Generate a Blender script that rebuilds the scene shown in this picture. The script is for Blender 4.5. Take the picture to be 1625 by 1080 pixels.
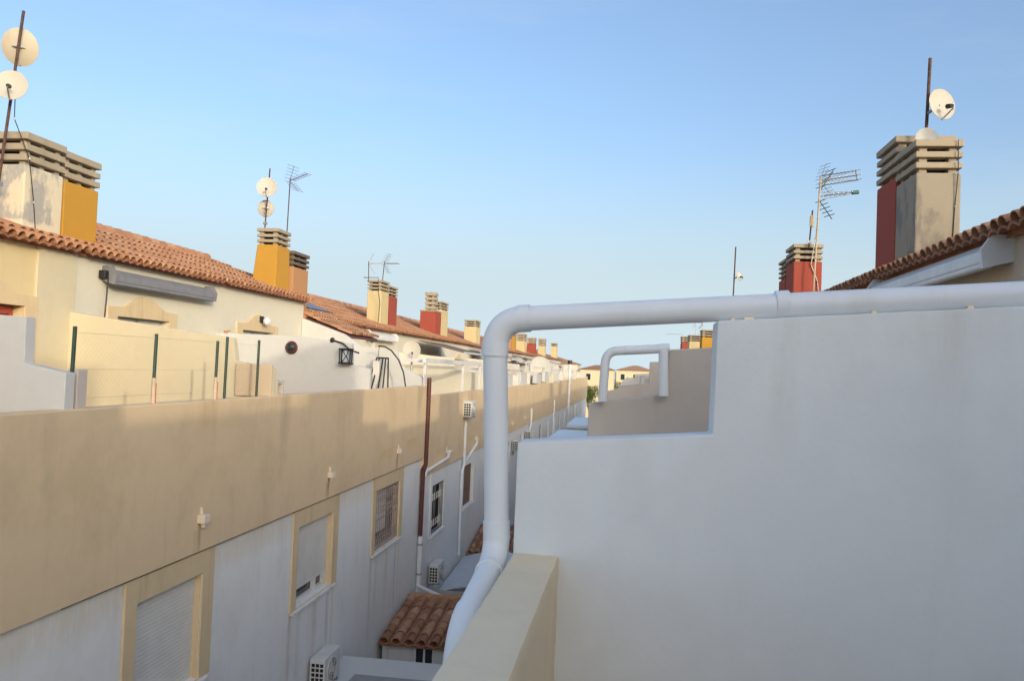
import bpy, bmesh, math, random
from mathutils import Vector, Matrix, noise
random.seed(7)
SC = bpy.context.scene
for o in list(bpy.data.objects): bpy.data.objects.remove(o)
COL = SC.collection
E = 8.5                                  # eye height above the patio ground; geometry is written relative to the eye

# ------------------------------------------------------------------ camera
F, PW, PH = 1350., 1625., 1080.
YAW, PITCH, ROLL = 0.1392818, 0.0314430, 0.04
fw = Vector((-math.sin(YAW)*math.cos(PITCH), math.cos(YAW)*math.cos(PITCH), math.sin(PITCH)))
rt = Vector((math.cos(YAW), math.sin(YAW), 0)); up = rt.cross(fw)
R_ = rt*math.cos(ROLL) + up*math.sin(ROLL); U_ = -rt*math.sin(ROLL) + up*math.cos(ROLL)
cd = bpy.data.cameras.new('camera'); cam = bpy.data.objects.new('camera', cd); COL.objects.link(cam)
cd.sensor_fit = 'HORIZONTAL'; cd.sensor_width = 36; cd.lens = F/PW*36; cd.clip_end = 20000; cd.clip_start = .02
cam.matrix_world = Matrix(((R_.x, U_.x, -fw.x, 0), (R_.y, U_.y, -fw.y, 0), (R_.z, U_.z, -fw.z, E), (0, 0, 0, 1)))
SC.camera = cam

# ------------------------------------------------------------------ world, sun, exposure
SUN = Vector((1, -1.35, .36)).normalized()
ELEV = math.asin(SUN.z); AZ = math.atan2(SUN.x, SUN.y)
w = bpy.data.worlds.new('World'); SC.world = w; w.use_nodes = True
nt = w.node_tree; nt.nodes.clear()
sky = nt.nodes.new('ShaderNodeTexSky'); sky.sky_type = 'NISHITA'; sky.sun_disc = False
sky.sun_elevation = ELEV; sky.sun_rotation = AZ; sky.altitude = 10
sky.air_density = 0.85; sky.dust_density = 5.0; sky.ozone_density = 1.9
bg = nt.nodes.new('ShaderNodeBackground'); bg.inputs[1].default_value = .15
out = nt.nodes.new('ShaderNodeOutputWorld')
# thin pale haze towards the horizon all round, and faint high cirrus
tc = nt.nodes.new('ShaderNodeTexCoord'); sx = nt.nodes.new('ShaderNodeSeparateXYZ'); nt.links.new(tc.outputs['Generated'], sx.inputs[0])
hz = nt.nodes.new('ShaderNodeMapRange'); hz.interpolation_type = 'SMOOTHERSTEP'; nt.links.new(sx.outputs[2], hz.inputs[0])
for i, v in enumerate((.0, .30, 1., 0.)): hz.inputs[i+1].default_value = v
mx1 = nt.nodes.new('ShaderNodeMix'); mx1.data_type = 'RGBA';  nt.links.new(hz.outputs[0], mx1.inputs[0]); nt.links.new(sky.outputs[0], mx1.inputs[6]); mx1.inputs[7].default_value = (1.95, 2.36, 2.55, 1)
mp = nt.nodes.new('ShaderNodeMapping'); mp.inputs['Scale'].default_value = (1.2, 2.2, 7.); mp.inputs['Rotation'].default_value = (0, .25, 0); nt.links.new(tc.outputs['Generated'], mp.inputs[0])
cn = nt.nodes.new('ShaderNodeTexNoise'); cn.inputs['Scale'].default_value = 1.6; cn.inputs['Detail'].default_value = 6; cn.inputs['Roughness'].default_value = .6; nt.links.new(mp.outputs[0], cn.inputs['Vector'])
cr = nt.nodes.new('ShaderNodeMapRange'); nt.links.new(cn.outputs['Fac'], cr.inputs[0])
for i, v in enumerate((.52, .80, 0., .22)): cr.inputs[i+1].default_value = v
mx2 = nt.nodes.new('ShaderNodeMix'); mx2.data_type = 'RGBA'; nt.links.new(cr.outputs[0], mx2.inputs[0]); nt.links.new(mx1.outputs[2], mx2.inputs[6]); mx2.inputs[7].default_value = (2.1, 2.4, 2.6, 1)
nt.links.new(mx2.outputs[2], bg.inputs[0]); nt.links.new(bg.outputs[0], out.inputs[0])
sl = bpy.data.lights.new('sun', 'SUN'); sl.energy = 0.66; sl.angle = math.radians(.6); sl.color = (1, .84, .58)
so = bpy.data.objects.new('sun', sl); COL.objects.link(so)
so.rotation_euler = SUN.to_track_quat('Z', 'Y').to_euler(); so.location = (20, -27, E+12)
SC.view_settings.view_transform = 'Standard'; SC.view_settings.look = 'None'
SC.view_settings.exposure = 1.18; SC.view_settings.gamma = 1; SC.view_settings.use_curve_mapping = False

# ------------------------------------------------------------------ materials
MATS = {}
def nodes_of(name):
    m = bpy.data.materials.new(name); m.use_nodes = True
    n = m.node_tree.nodes; n.clear()
    b = n.new('ShaderNodeBsdfPrincipled'); o = n.new('ShaderNodeOutputMaterial')
    m.node_tree.links.new(b.outputs[0], o.inputs[0])
    return m, n, m.node_tree.links, b
def ramp(n, pts):
    r = n.new('ShaderNodeValToRGB'); e = r.color_ramp.elements
    e[0].position, e[0].color = pts[0][0], (*pts[0][1], 1) if len(pts[0][1]) == 3 else pts[0][1]
    e[1].position, e[1].color = pts[-1][0], (*pts[-1][1], 1) if len(pts[-1][1]) == 3 else pts[-1][1]
    for p, c in pts[1:-1]:
        x = e.new(p); x.color = (*c, 1)
    return r
def mixc(n, l, f, a, b, mode='MIX'):
    m = n.new('ShaderNodeMix'); m.data_type = 'RGBA'; m.blend_type = mode
    for s, v in ((m.inputs[0], f), (m.inputs[6], a), (m.inputs[7], b)):
        if hasattr(v, 'is_linked') or hasattr(v, 'links'): l.new(v, s)
        elif isinstance(v, (int, float)): s.default_value = v
        else: s.default_value = (*v, 1)
    return m.outputs[2]
def noise_n(n, l, vec, scale, detail=4, rough=.55, sc=None):
    if sc:
        mp = n.new('ShaderNodeMapping'); mp.inputs['Scale'].default_value = sc; l.new(vec, mp.inputs[0]); vec = mp.outputs[0]
    t = n.new('ShaderNodeTexNoise'); t.inputs['Scale'].default_value = scale; t.inputs['Detail'].default_value = detail
    t.inputs['Roughness'].default_value = rough; l.new(vec, t.inputs['Vector']); return t.outputs['Fac']
def mth(n, l, op, a, b=None, clamp=False):
    m = n.new('ShaderNodeMath'); m.operation = op; m.use_clamp = clamp
    for s, v in ((m.inputs[0], a), (m.inputs[1], b)):
        if v is None: continue
        if isinstance(v, (int, float)): s.default_value = v
        else: l.new(v, s)
    return m.outputs[0]
def mrange(n, l, v, a, b, c=0., d=1., smooth=True):
    m = n.new('ShaderNodeMapRange'); m.interpolation_type = 'SMOOTHSTEP' if smooth else 'LINEAR'
    l.new(v, m.inputs[0])
    for i, x in enumerate((a, b, c, d)): m.inputs[i+1].default_value = x
    return m.outputs[0]

def plaster(name, col, dirt=(.30, .25, .18), blot=.25, streak=.3, bump=.25, fine=60., stains=(), rough=.9, axis=1, patch=None):
    """rendered wall: blotches, vertical weather streaks, grain; stains = (y, ztop, zbot, half width, colour, strength) in eye-relative metres"""
    if name in MATS: return MATS[name]
    m, n, l, b = nodes_of(name)
    g = n.new('ShaderNodeNewGeometry'); pos = g.outputs['Position']
    big = noise_n(n, l, pos, .9, 5, .6)
    c = mixc(n, l, mth(n, l, 'MULTIPLY', mrange(n, l, big, .42, .72), blot), col, tuple(x*y for x, y in zip(col, (.80, .79, .76))))
    st = noise_n(n, l, pos, 1., 6, .66, (3.6, 3.6, .42))
    c = mixc(n, l, mth(n, l, 'MULTIPLY', mrange(n, l, st, .5, .75), streak), c, dirt)
    med = noise_n(n, l, pos, 7., 4, .6)
    c = mixc(n, l, mth(n, l, 'MULTIPLY', mrange(n, l, med, .35, .7), .16), c, tuple(min(1, x*1.14) for x in col))
    if patch:                                             # bare render showing through the paint
        pn = noise_n(n, l, pos, 1.5, 6, .62, (1.5, 1.5, .75)); pf = mth(n, l, 'MULTIPLY', mrange(n, l, pn, patch[1], patch[1]+.09), mrange(n, l, noise_n(n, l, pos, 22., 4, .7, (1, 1, .5)), .2, .55, .45, 1.))
        if len(patch) > 2:                                # the bare area stops above a painted skirting
            sz = n.new('ShaderNodeSeparateXYZ'); l.new(pos, sz.inputs[0])
            pf = mth(n, l, 'MULTIPLY', pf, mrange(n, l, mth(n, l, 'ADD', sz.outputs[2], mth(n, l, 'MULTIPLY', pn, .25)), patch[2]+E+.1, patch[2]+E+.16))
        c = mixc(n, l, pf, c, patch[0])
    if stains:
        sp = n.new('ShaderNodeSeparateXYZ'); l.new(pos, sp.inputs[0])
        wob = noise_n(n, l, pos, 3., 3, .6, (1, 1, .6))
        frag = noise_n(n, l, pos, 14., 4, .7, (1, 1, .18))
        yy = mth(n, l, 'ADD', sp.outputs[axis], mth(n, l, 'MULTIPLY', mth(n, l, 'SUBTRACT', wob, .5), .10))
        for (y, zt, zb, hw, sc_, k) in stains:
            d = mth(n, l, 'ABSOLUTE', mth(n, l, 'SUBTRACT', yy, y))
            a = mrange(n, l, d, hw*.25, hw, 1, 0)
            lo = mrange(n, l, sp.outputs[2], zb+E, zb+E+(zt-zb)*.7, 0, 1)
            hi = mrange(n, l, sp.outputs[2], zt+E-.02, zt+E+.03, 1, 0)
            f = mth(n, l, 'MULTIPLY', mth(n, l, 'MULTIPLY', a, lo), mth(n, l, 'MULTIPLY', hi, mrange(n, l, frag, .25, .65, .25*k, k)))
            c = mixc(n, l, f, c, sc_)
    l.new(c, b.inputs['Base Color']); b.inputs['Roughness'].default_value = rough
    b.inputs['Specular IOR Level'].default_value = .25
    f1 = noise_n(n, l, pos, fine, 4, .65); f2 = noise_n(n, l, pos, 6., 3, .5); f3 = noise_n(n, l, pos, 2.2, 3, .5, (1, 1, 1.8))
    h = mth(n, l, 'ADD', mth(n, l, 'ADD', mth(n, l, 'MULTIPLY', f1, .5), f2), mth(n, l, 'MULTIPLY', f3, 1.6))
    bp = n.new('ShaderNodeBump'); bp.inputs['Strength'].default_value = bump; bp.inputs['Distance'].default_value = .012
    l.new(h, bp.inputs['Height']); l.new(bp.outputs[0], b.inputs['Normal'])
    MATS[name] = m; return m
def plain(name, col, rough=.6, metal=0., var=.12, vscale=8., bump=0., spec=.5, objvar=0.):
    if name in MATS: return MATS[name]
    m, n, l, b = nodes_of(name)
    g = n.new('ShaderNodeNewGeometry')
    v = noise_n(n, l, g.outputs['Position'], vscale, 5, .6)
    c = mixc(n, l, mrange(n, l, v, .3, .72), tuple(x*(1-var) for x in col), tuple(min(1, x*(1+var*.6)) for x in col))
    if objvar:
        oi = n.new('ShaderNodeObjectInfo')
        rp = ramp(n, [(0, (1-objvar,)*3), (1, (1+objvar*.7,)*3)]); l.new(oi.outputs['Random'], rp.inputs[0])
        c = mixc(n, l, 1., c, rp.outputs[0], 'MULTIPLY')
    l.new(c, b.inputs['Base Color']); b.inputs['Roughness'].default_value = rough; b.inputs['Metallic'].default_value = metal
    b.inputs['Specular IOR Level'].default_value = spec
    if bump:
        bp = n.new('ShaderNodeBump'); bp.inputs['Strength'].default_value = bump; bp.inputs['Distance'].default_value = .006
        l.new(noise_n(n, l, g.outputs['Position'], vscale*8, 4, .6), bp.inputs['Height']); l.new(bp.outputs[0], b.inputs['Normal'])
    MATS[name] = m; return m
def tile_mat(name, cols, island=False):
    m, n, l, b = nodes_of(name)
    g = n.new('ShaderNodeNewGeometry')
    oi = n.new('ShaderNodeObjectInfo')
    src = g.outputs['Random Per Island'] if island else oi.outputs['Random']
    r = ramp(n, cols); l.new(src, r.inputs[0]); r.color_ramp.interpolation = 'LINEAR'
    v = noise_n(n, l, g.outputs['Position'], 5, 5, .65); v2 = noise_n(n, l, g.outputs['Position'], 34, 4, .7)
    c = mixc(n, l, mth(n, l, 'MULTIPLY', mrange(n, l, v, .45, .75), .35), r.outputs[0], (.30, .155, .085))
    c = mixc(n, l, mth(n, l, 'MULTIPLY', mrange(n, l, v2, .52, .72), .35), c, (.46, .36, .25))
    l.new(c, b.inputs['Base Color']); b.inputs['Roughness'].default_value = .88; b.inputs['Specular IOR Level'].default_value = .2
    bp = n.new('ShaderNodeBump'); bp.inputs['Strength'].default_value = .3; bp.inputs['Distance'].default_value = .006
    l.new(v2, bp.inputs['Height']); l.new(bp.outputs[0], b.inputs['Normal'])
    return m

RUST = (.36, .21, .08); SOOT = (.10, .085, .07); OCHRE = (.62, .42, .13)
TAN = (.71, .555, .36); WHITE = (.62, .625, .61)
tile_cols = [(0, (.41, .195, .105)), (.35, (.47, .235, .13)), (.7, (.51, .275, .155)), (1, (.55, .325, .20))]
M_TILE = tile_mat('terracotta_tile', tile_cols)
M_TILES = tile_mat('terracotta_tiles_joined', tile_cols, True)
tile_old = [(0, (.27, .135, .08)), (.5, (.42, .225, .13)), (1, (.52, .32, .20))]
M_TILEOLD = tile_mat('weathered_tile', tile_old)
M_CHAN = plain('channel_tile', (.40, .19, .11), .9, 0, .3, 6)
lw_st = []; pp_st = []
for (ya, yb, top, sill) in ((9.3, 10.9, -2.62, -4.35), (14.2, 16.0, -2.62, -4.33), (18.8, 20.8, -2.62, -4.42)):
    lw_st += [(ya-.16, -2.6, -7.4, .11, RUST, .42), (yb+.18, sill, -6.3, .10, OCHRE, .38), ((ya+yb)/2+.1, sill, -6.0, .19, RUST, .26), (yb-.12, sill, -6.9, .11, SOOT, .26), (ya+.25, sill-.02, -6.3, .14, RUST, .2)]
for y, k in ((10.63, .45), (15.48, .9), (20.28, 1.)):
    pp_st += [(y, -2.2, -2.75, .05, SOOT, .75*k), (y-.06, -2.3, -2.8, .14, RUST, .5*k)]
pp_st += [(19.3, -2.02, -2.32, .75, OCHRE, .5), (21.6, -1.95, -2.25, .9, OCHRE, .55), (12.6, -.62, -.8, 1.1, SOOT, .18)]
for y in (25.9, 31.0): pp_st += [(y, -2.75, -3.2, .05, SOOT, .6), (y-.9, -2.5, -2.8, .7, OCHRE, .45)]
rs = random.Random(3)
for _ in range(11): pp_st.append((rs.uniform(7.2, 33), -.6, -.6-rs.uniform(.5, 1.5), rs.uniform(.12, .40), rs.choice((SOOT, RUST, (.3, .25, .18))), rs.uniform(.12, .3)))
M_TANP = plaster('tan_parapet_render', TAN, (.42, .33, .21), .6, .17, .22, stains=pp_st)
M_TAN = plaster('tan_trim_render', (.68, .54, .34), (.34, .25, .14), .5, .5, .3)
lw_st += [(12., -2.6, -3.15, 12., OCHRE, .30)]
M_LOWW = plaster('white_rear_wall_render', (.785, .795, .785), (.50, .44, .36), .4, .22, .2, stains=lw_st)
M_NEARW = plaster('white_near_wall_paint', (.752, .785, .79), (.58, .58, .55), .4, .2, .16, 40., axis=0, stains=[(.47, .19, -.35, .06, (.46, .42, .36), .22), (.95, .23, -.25, .10, (.46, .42, .36), .16), (.02, -.2, -.5, .08, (.46, .42, .36), .14), (1.3, .26, .02, 1.2, (.5, .47, .42), .16)])
M_COPE = plaster('near_parapet_render', (.86, .73, .52), (.40, .34, .25), .4, .12, .55, 55.)
M_GREYW = plaster('greige_wall_render', (.56, .505, .45), (.34, .30, .26), .3, .3, .3)
M_WHITEW = plaster('white_wall_render', WHITE, (.5, .46, .40), .25, .2, .25)
M_CREAM = plaster('cream_facade_render', (.685, .655, .54), (.6, .5, .36), .2, .15, .2)
M_YELL = plaster('yellow_facade_render', (.68, .565, .33), (.55, .42, .22), .2, .15, .2)
M_YDIV = plaster('pale_yellow_wall_render', (.63, .57, .41), (.55, .44, .27), .2, .2, .2)
M_BEIGE = plaster('beige_facade_render', (.62, .53, .42), (.44, .36, .27), .2, .2, .2)
M_ORANGE = plaster('orange_chimney_paint', (.52, .28, .045), (.5, .27, .08), .2, .12, .2)
M_RED = plaster('red_chimney_paint', (.35, .08, .055), (.3, .1, .07), .25, .15, .2)
M_YCH = plaster('cream_chimney_paint', (.62, .51, .28), (.42, .33, .2), .25, .25, .2)
M_SALM = plaster('salmon_chimney_paint', (.47, .255, .125), (.4, .25, .15), .25, .25, .2)
M_PATCH = plaster('patchy_grey_chimney_render', (.70, .62, .46), (.42, .38, .31), .2, .3, .3, patch=((.40, .385, .355), .43, 2.0))
M_GREYCH = plaster('bare_cement_chimney_render', (.34, .30, .235), (.30, .265, .215), .3, .35, .3, patch=((.23, .21, .18), .47))
M_CONC = plaster('concrete_louvre', (.40, .34, .25), (.20, .17, .13), .4, .3, .3)
M_SOOTC = plaster('sooty_concrete', (.16, .13, .105), (.05, .045, .04), .5, .5, .3)
M_DARK = plain('dark_interior', (.02, .018, .016), .9)
M_GLASS = plain('dark_glass', (.03, .035, .04), .12, 0, .2, 2, spec=.7)
M_PVC = plain('white_pvc', (.74, .76, .79), .42, 0, .05, 3)
M_PVCD = plaster('weathered_white_pvc', (.79, .83, .87), (.48, .44, .39), .3, .3, .04, 30., rough=.45)
M_JOINTSHADE = plain('joint_shadow', (.10, .085, .065), .95, 0, .5, 6)
M_SHUT = plain('pale_shutter', (.68, .67, .63), .5, 0, .08, 2)
M_WHITEM = plain('white_metal', (.75, .74, .72), .45, 0, .08, 4)
M_BROWN = plain('brown_downpipe', (.105, .032, .026), .5, 0, .2, 6)
M_BROWNW = plain('brown_shutter', (.20, .12, .07), .6, 0, .25, 6)
M_RUSTI = plain('rusty_iron', (.22, .13, .095), .8, .2, .35, 14)
M_PALEI = plain('weathered_pale_iron', (.40, .33, .31), .7, .1, .3, 14)
M_BLACK = plain('black_iron', (.025, .025, .028), .5, .3, .2, 10)
M_MAST = plain('rusty_mast', (.12, .065, .045), .7, .3, .4, 18)
M_GALV = plain('galvanised_steel', (.42, .42, .41), .4, .7, .2, 18)
M_DISH = plaster('dish_paint', (.54, .51, .44), (.5, .36, .2), .3, .2, .05, 40., rough=.5)
M_DISHR = plaster('rust_spotted_dish_paint', (.58, .52, .40), (.5, .3, .12), .3, .25, .05, 40., rough=.5, patch=((.55, .24, .07), .66))
M_REDD = plain('red_door', (.42, .07, .045), .5, 0, .15, 5)
M_ORYAG = plain('orange_antenna_plastic', (.62, .20, .08), .5)
M_GREEN = plain('green_antenna_plastic', (.03, .12, .09), .5)
M_FPOST = plain('green_fence_post', (.03, .065, .045), .5, 0, .2, 9)
M_WIRE = plain('fence_wire', (.55, .52, .40), .5, .4)
M_AWN = plain('grey_awning_fabric', (.21, .215, .24), .8, 0, .12, 5)
M_SPOUT = plaster('cream_plastic_spout', (.74, .65, .52), (.4, .3, .2), .3, .4, .1)
M_ACW = plain('ac_casing', (.66, .655, .63), .5, 0, .1, 4)
M_POLY = plain('polycarbonate_sheet', (.56, .62, .68), .35, 0, .06, 2)
M_FLOOR = plain('terrace_tile', (.36, .24, .16), .6, 0, .2, 4, .1)
M_GROUND = plaster('patio_concrete', (.33, .31, .28), (.2, .18, .16), .4, .1, .4)
M_SOLAR = plain('solar_glass', (.16, .18, .24), .45, .0, .1, 2)
M_LEAF = plain('leaf', (.085, .12, .02), .6, 0, .4, 3)
M_BARK = plain('bark', (.12, .08, .05), .9, 0, .3, 10)
M_FARP = plaster('far_cream_render', (.72, .60, .40), (.5, .4, .28), .2, .2, .2)

# ------------------------------------------------------------------ mesh builder (coordinates relative to the eye)
class MB:
    def __init__(s, tf=None): s.v = []; s.f = []; s.tf = tf
    def add(s, vs, fs):
        k = len(s.v); s.v += [tuple(s.tf(*p)) if s.tf else tuple(p) for p in vs]; s.f += [tuple(i+k for i in f) for f in fs]; return s
    def box(s, x0, x1, y0, y1, z0, z1):
        return s.add([(x0, y0, z0), (x1, y0, z0), (x1, y1, z0), (x0, y1, z0), (x0, y0, z1), (x1, y0, z1), (x1, y1, z1), (x0, y1, z1)],
                     [(0, 3, 2, 1), (4, 5, 6, 7), (0, 1, 5, 4), (1, 2, 6, 5), (2, 3, 7, 6), (3, 0, 4, 7)])
    def prism(s, poly, a, b, axis='y'):
        def mk(p, t): return {'y': (p[0], t, p[1]), 'x': (t, p[0], p[1]), 'z': (p[0], p[1], t)}[axis]
        n = len(poly)
        return s.add([mk(p, a) for p in poly]+[mk(p, b) for p in poly],
                     [tuple(range(n)), tuple(range(2*n-1, n-1, -1))]+[(i, (i+1) % n, n+(i+1) % n, n+i) for i in range(n)])
    def tube(s, pts, r, n=12, cap=True):
        pts = [Vector(p) for p in pts]; rs = r if isinstance(r, (list, tuple)) else [r]*len(pts)
        t0 = (pts[1]-pts[0]).normalized(); a = t0.orthogonal().normalized(); vs = []; fs = []
        for i, p in enumerate(pts):
            t = (pts[min(i+1, len(pts)-1)]-pts[max(i-1, 0)]).normalized()
            a = (a-t*a.dot(t)).normalized(); b = t.cross(a)
            for k in range(n):
                q = 2*math.pi*k/n; vs.append(tuple(p+(a*math.cos(q)+b*math.sin(q))*rs[i]))
        for i in range(len(pts)-1):
            for k in range(n): fs.append((i*n+k, i*n+(k+1) % n, (i+1)*n+(k+1) % n, (i+1)*n+k))
        if cap: fs += [tuple(range(n-1, -1, -1)), tuple(range((len(pts)-1)*n, len(pts)*n))]
        return s.add(vs, fs)
    def build(s, name, mat, parent=None, bevel=0, smooth=False, rough=0, seg=2, cut=0):
        off = Vector((0, 0, -E)) if parent is None else Vector(parent['_o'])
        me = bpy.data.meshes.new(name); me.from_pydata([tuple(Vector(p)-off) for p in s.v], [], s.f)
        bm = bmesh.new(); bm.from_mesh(me)
        bmesh.ops.recalc_face_normals(bm, faces=bm.faces)
        if bevel:
            ed = [e for e in bm.edges if len(e.link_faces) == 2 and e.calc_face_angle(0) > .5]
            bmesh.ops.bevel(bm, geom=ed, offset=bevel, segments=seg, profile=.5, affect='EDGES', clamp_overlap=True)
        if cut:
            for _ in range(6):
                lg = [e for e in bm.edges if e.calc_length() > cut]
                if not lg: break
                bmesh.ops.subdivide_edges(bm, edges=lg, cuts=1, use_grid_fill=True)
            bmesh.ops.triangulate(bm, faces=[f for f in bm.faces if len(f.verts) > 4])
        if rough:
            for v in bm.verts:
                p = v.co*9; v.co += (noise.noise_vector(p)*.6+noise.noise_vector(p*3.1)*.4)*rough
        bm.to_mesh(me); bm.free(); me.materials.append(mat)
        if smooth:
            for p in me.polygons: p.use_smooth = True
            try: me.set_sharp_from_angle(angle=math.radians(40))
            except Exception: pass
        o = bpy.data.objects.new(name, me); COL.objects.link(o)
        if parent is not None: o.parent = parent; o['_o'] = parent['_o']
        return o
def tag(o, label, cat=None, group=None, kind=None):
    if label: o['label'] = label
    if cat: o['category'] = cat
    if group: o['group'] = group
    if kind: o['kind'] = kind
    return o
def thing(name, label, cat, loc, group=None):
    o = bpy.data.objects.new(name, None); COL.objects.link(o); o.location = (loc[0], loc[1], loc[2]+E); o.empty_display_size = .2
    o['_o'] = tuple(loc); return tag(o, label, cat, group)
def struct(o): o['kind'] = 'structure'; return o

def wall_holes(mb, d0, d1, y0, y1, z0, z1, holes):
    """slab between d0 (outer) and d1, with rectangular openings (ya, yb, za, zb)"""
    ys = sorted({y0, y1, *[h[0] for h in holes], *[h[1] for h in holes]}); zs = sorted({z0, z1, *[h[2] for h in holes], *[h[3] for h in holes]})
    inh = lambda y, z: any(h[0] < y < h[1] and h[2] < z < h[3] for h in holes)
    solid = {}
    for i in range(len(ys)-1):
        for j in range(len(zs)-1): solid[i, j] = not inh((ys[i]+ys[i+1])/2, (zs[j]+zs[j+1])/2)
    vid = {}; vs = []; fs = []
    def V(d, i, j):
        k = (d, i, j)
        if k not in vid: vid[k] = len(vs); vs.append((d0 if d == 0 else d1, ys[i], zs[j]))
        return vid[k]
    for (i, j), s in solid.items():
        if not s: continue
        fs.append((V(0, i, j), V(0, i+1, j), V(0, i+1, j+1), V(0, i, j+1))); fs.append((V(1, i, j), V(1, i, j+1), V(1, i+1, j+1), V(1, i+1, j)))
        for (di, dj, a, b) in ((-1, 0, (i, j), (i, j+1)), (1, 0, (i+1, j), (i+1, j+1)), (0, -1, (i, j), (i+1, j)), (0, 1, (i, j+1), (i+1, j+1))):
            if not solid.get((i+di, j+dj), False): fs.append((V(0, *a), V(0, *b), V(1, *b), V(1, *a)))
    mb.add(vs, fs)

# ------------------------------------------------------------------ ground, sea
def sheet(name, x0, x1, y0, y1, z, mat):
    return struct(MB().add([(x0, y0, z), (x1, y0, z), (x1, y1, z), (x0, y1, z)], [(0, 1, 2, 3)]).build(name, mat))
M_EARTH = plaster('dry_earth', (.30, .25, .18), (.18, .16, .1), .5, .1, .3, 8.)
sheet('ground', -900, 900, -400, 900, -E-.02, M_EARTH)
sheet('alley_pavement', -5.6, -.35, -22, 125, -E, M_GROUND)
sm, sn, sl_, sb = nodes_of('sea_water'); sb.inputs['Base Color'].default_value = (.03, .09, .15, 1); sb.inputs['Roughness'].default_value = .25
sheet('sea', -14000, 14000, 900, 16000, -E-.03, sm)

# ------------------------------------------------------------------ tiles
def tile_geo(L=.44, r0=.092, r1=.078, n=7, th=.014):
    """one half-barrel cover tile; x runs up the slope, y across"""
    vs = []; fs = []
    for (x, r) in ((0, r0), (L, r1)):
        for rr in (r, r-th):
            for k in range(n+1):
                q = math.pi*k/n; vs.append((x, -math.cos(q)*rr, math.sin(q)*rr*.88))
    m = n+1
    for k in range(n):
        fs += [(k, k+1, 2*m+k+1, 2*m+k), (m+k, 3*m+k, 3*m+k+1, m+k+1), (k, m+k, m+k+1, k+1), (2*m+k, 2*m+k+1, 3*m+k+1, 3*m+k)]
    fs += [(0, 2*m, 3*m, m), (n, m+n, 3*m+n, 2*m+n)]
    return vs, fs
TV, TF = tile_geo()
TILE_ME = bpy.data.meshes.new('roof_tile'); TILE_ME.from_pydata(TV, [], TF); TILE_ME.materials.append(M_TILE)
TILEOLD_ME = bpy.data.meshes.new('old_roof_tile'); TILEOLD_ME.from_pydata(TV, [], TF); TILEOLD_ME.materials.append(M_TILEOLD)
for me in (TILE_ME, TILEOLD_ME):
    bm = bmesh.new(); bm.from_mesh(me); bmesh.ops.recalc_face_normals(bm, faces=bm.faces); bm.to_mesh(me); bm.free()
    for p in me.polygons: p.use_smooth = True
    me.set_sharp_from_angle(angle=math.radians(45))
def tile_field(roof, origin, ux, uy, un, cols, rows, pitch, step, limit, me=TILE_ME, mat=M_TILES, scale=1.):
    """lay cover tiles: ux up-slope, uy across, un normal; the first `limit` (eave rows first) are single objects, the rest one mesh"""
    rest = MB(); n = 0; base = Vector(roof['_o'])
    for r in range(rows):
        for c in range(cols):
            p = origin+ux*(r*step-.02+random.uniform(-.012, .012))+uy*((c+.5)*pitch+random.uniform(-.008, .008))+un*(.012+.010*(r % 2)+random.uniform(0, .006))
            yaw = random.uniform(-.025, .025); pit = -.035+random.uniform(-.012, .012)
            X = (ux*math.cos(yaw)+uy*math.sin(yaw)); X = (X*math.cos(pit)+un*math.sin(pit)).normalized()
            Y = un.cross(X).normalized(); Z = X.cross(Y)
            Y, Z = Y*scale, Z*scale
            m = Matrix(((X.x, Y.x, Z.x, p.x), (X.y, Y.y, Z.y, p.y), (X.z, Y.z, Z.z, p.z), (0, 0, 0, 1)))
            if n < limit:
                o = bpy.data.objects.new('roof_tile', me); COL.objects.link(o); o.parent = roof
                o.matrix_local = Matrix.Translation(-base) @ m
            else: rest.add([tuple(m @ Vector(v)) for v in TV], TF)
            n += 1
    if rest.v:
        o = rest.build('roof_tiles', mat, roof, smooth=True); o['kind'] = 'stuff'
def chan_sheet(mb, origin, ux, uy, un, width, length, pitch):
    """concave channel tiles between the covers, one corrugated sheet with thickness"""
    k = int(width/pitch); sub = 4; vs = []; fs = []; n = k*sub+1
    for (t, h) in ((0, 0), (length, 0)):
        for lay in (0, -.03):
            for i in range(n):
                u = i/sub; z = .045*abs(math.cos(math.pi*u))-.03+lay
                vs.append(tuple(origin+ux*t+uy*(u*pitch)+un*z))
    for i in range(n-1):
        fs += [(i, i+1, 2*n+i+1, 2*n+i), (n+i, 3*n+i, 3*n+i+1, n+i+1), (i, n+i, n+i+1, i+1), (2*n+i, 2*n+i+1, 3*n+i+1, 3*n+i)]
    fs += [(0, 2*n, 3*n, n), (n-1, 2*n-1, 4*n-1, 3*n-1)]
    mb.add(vs, fs)

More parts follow.
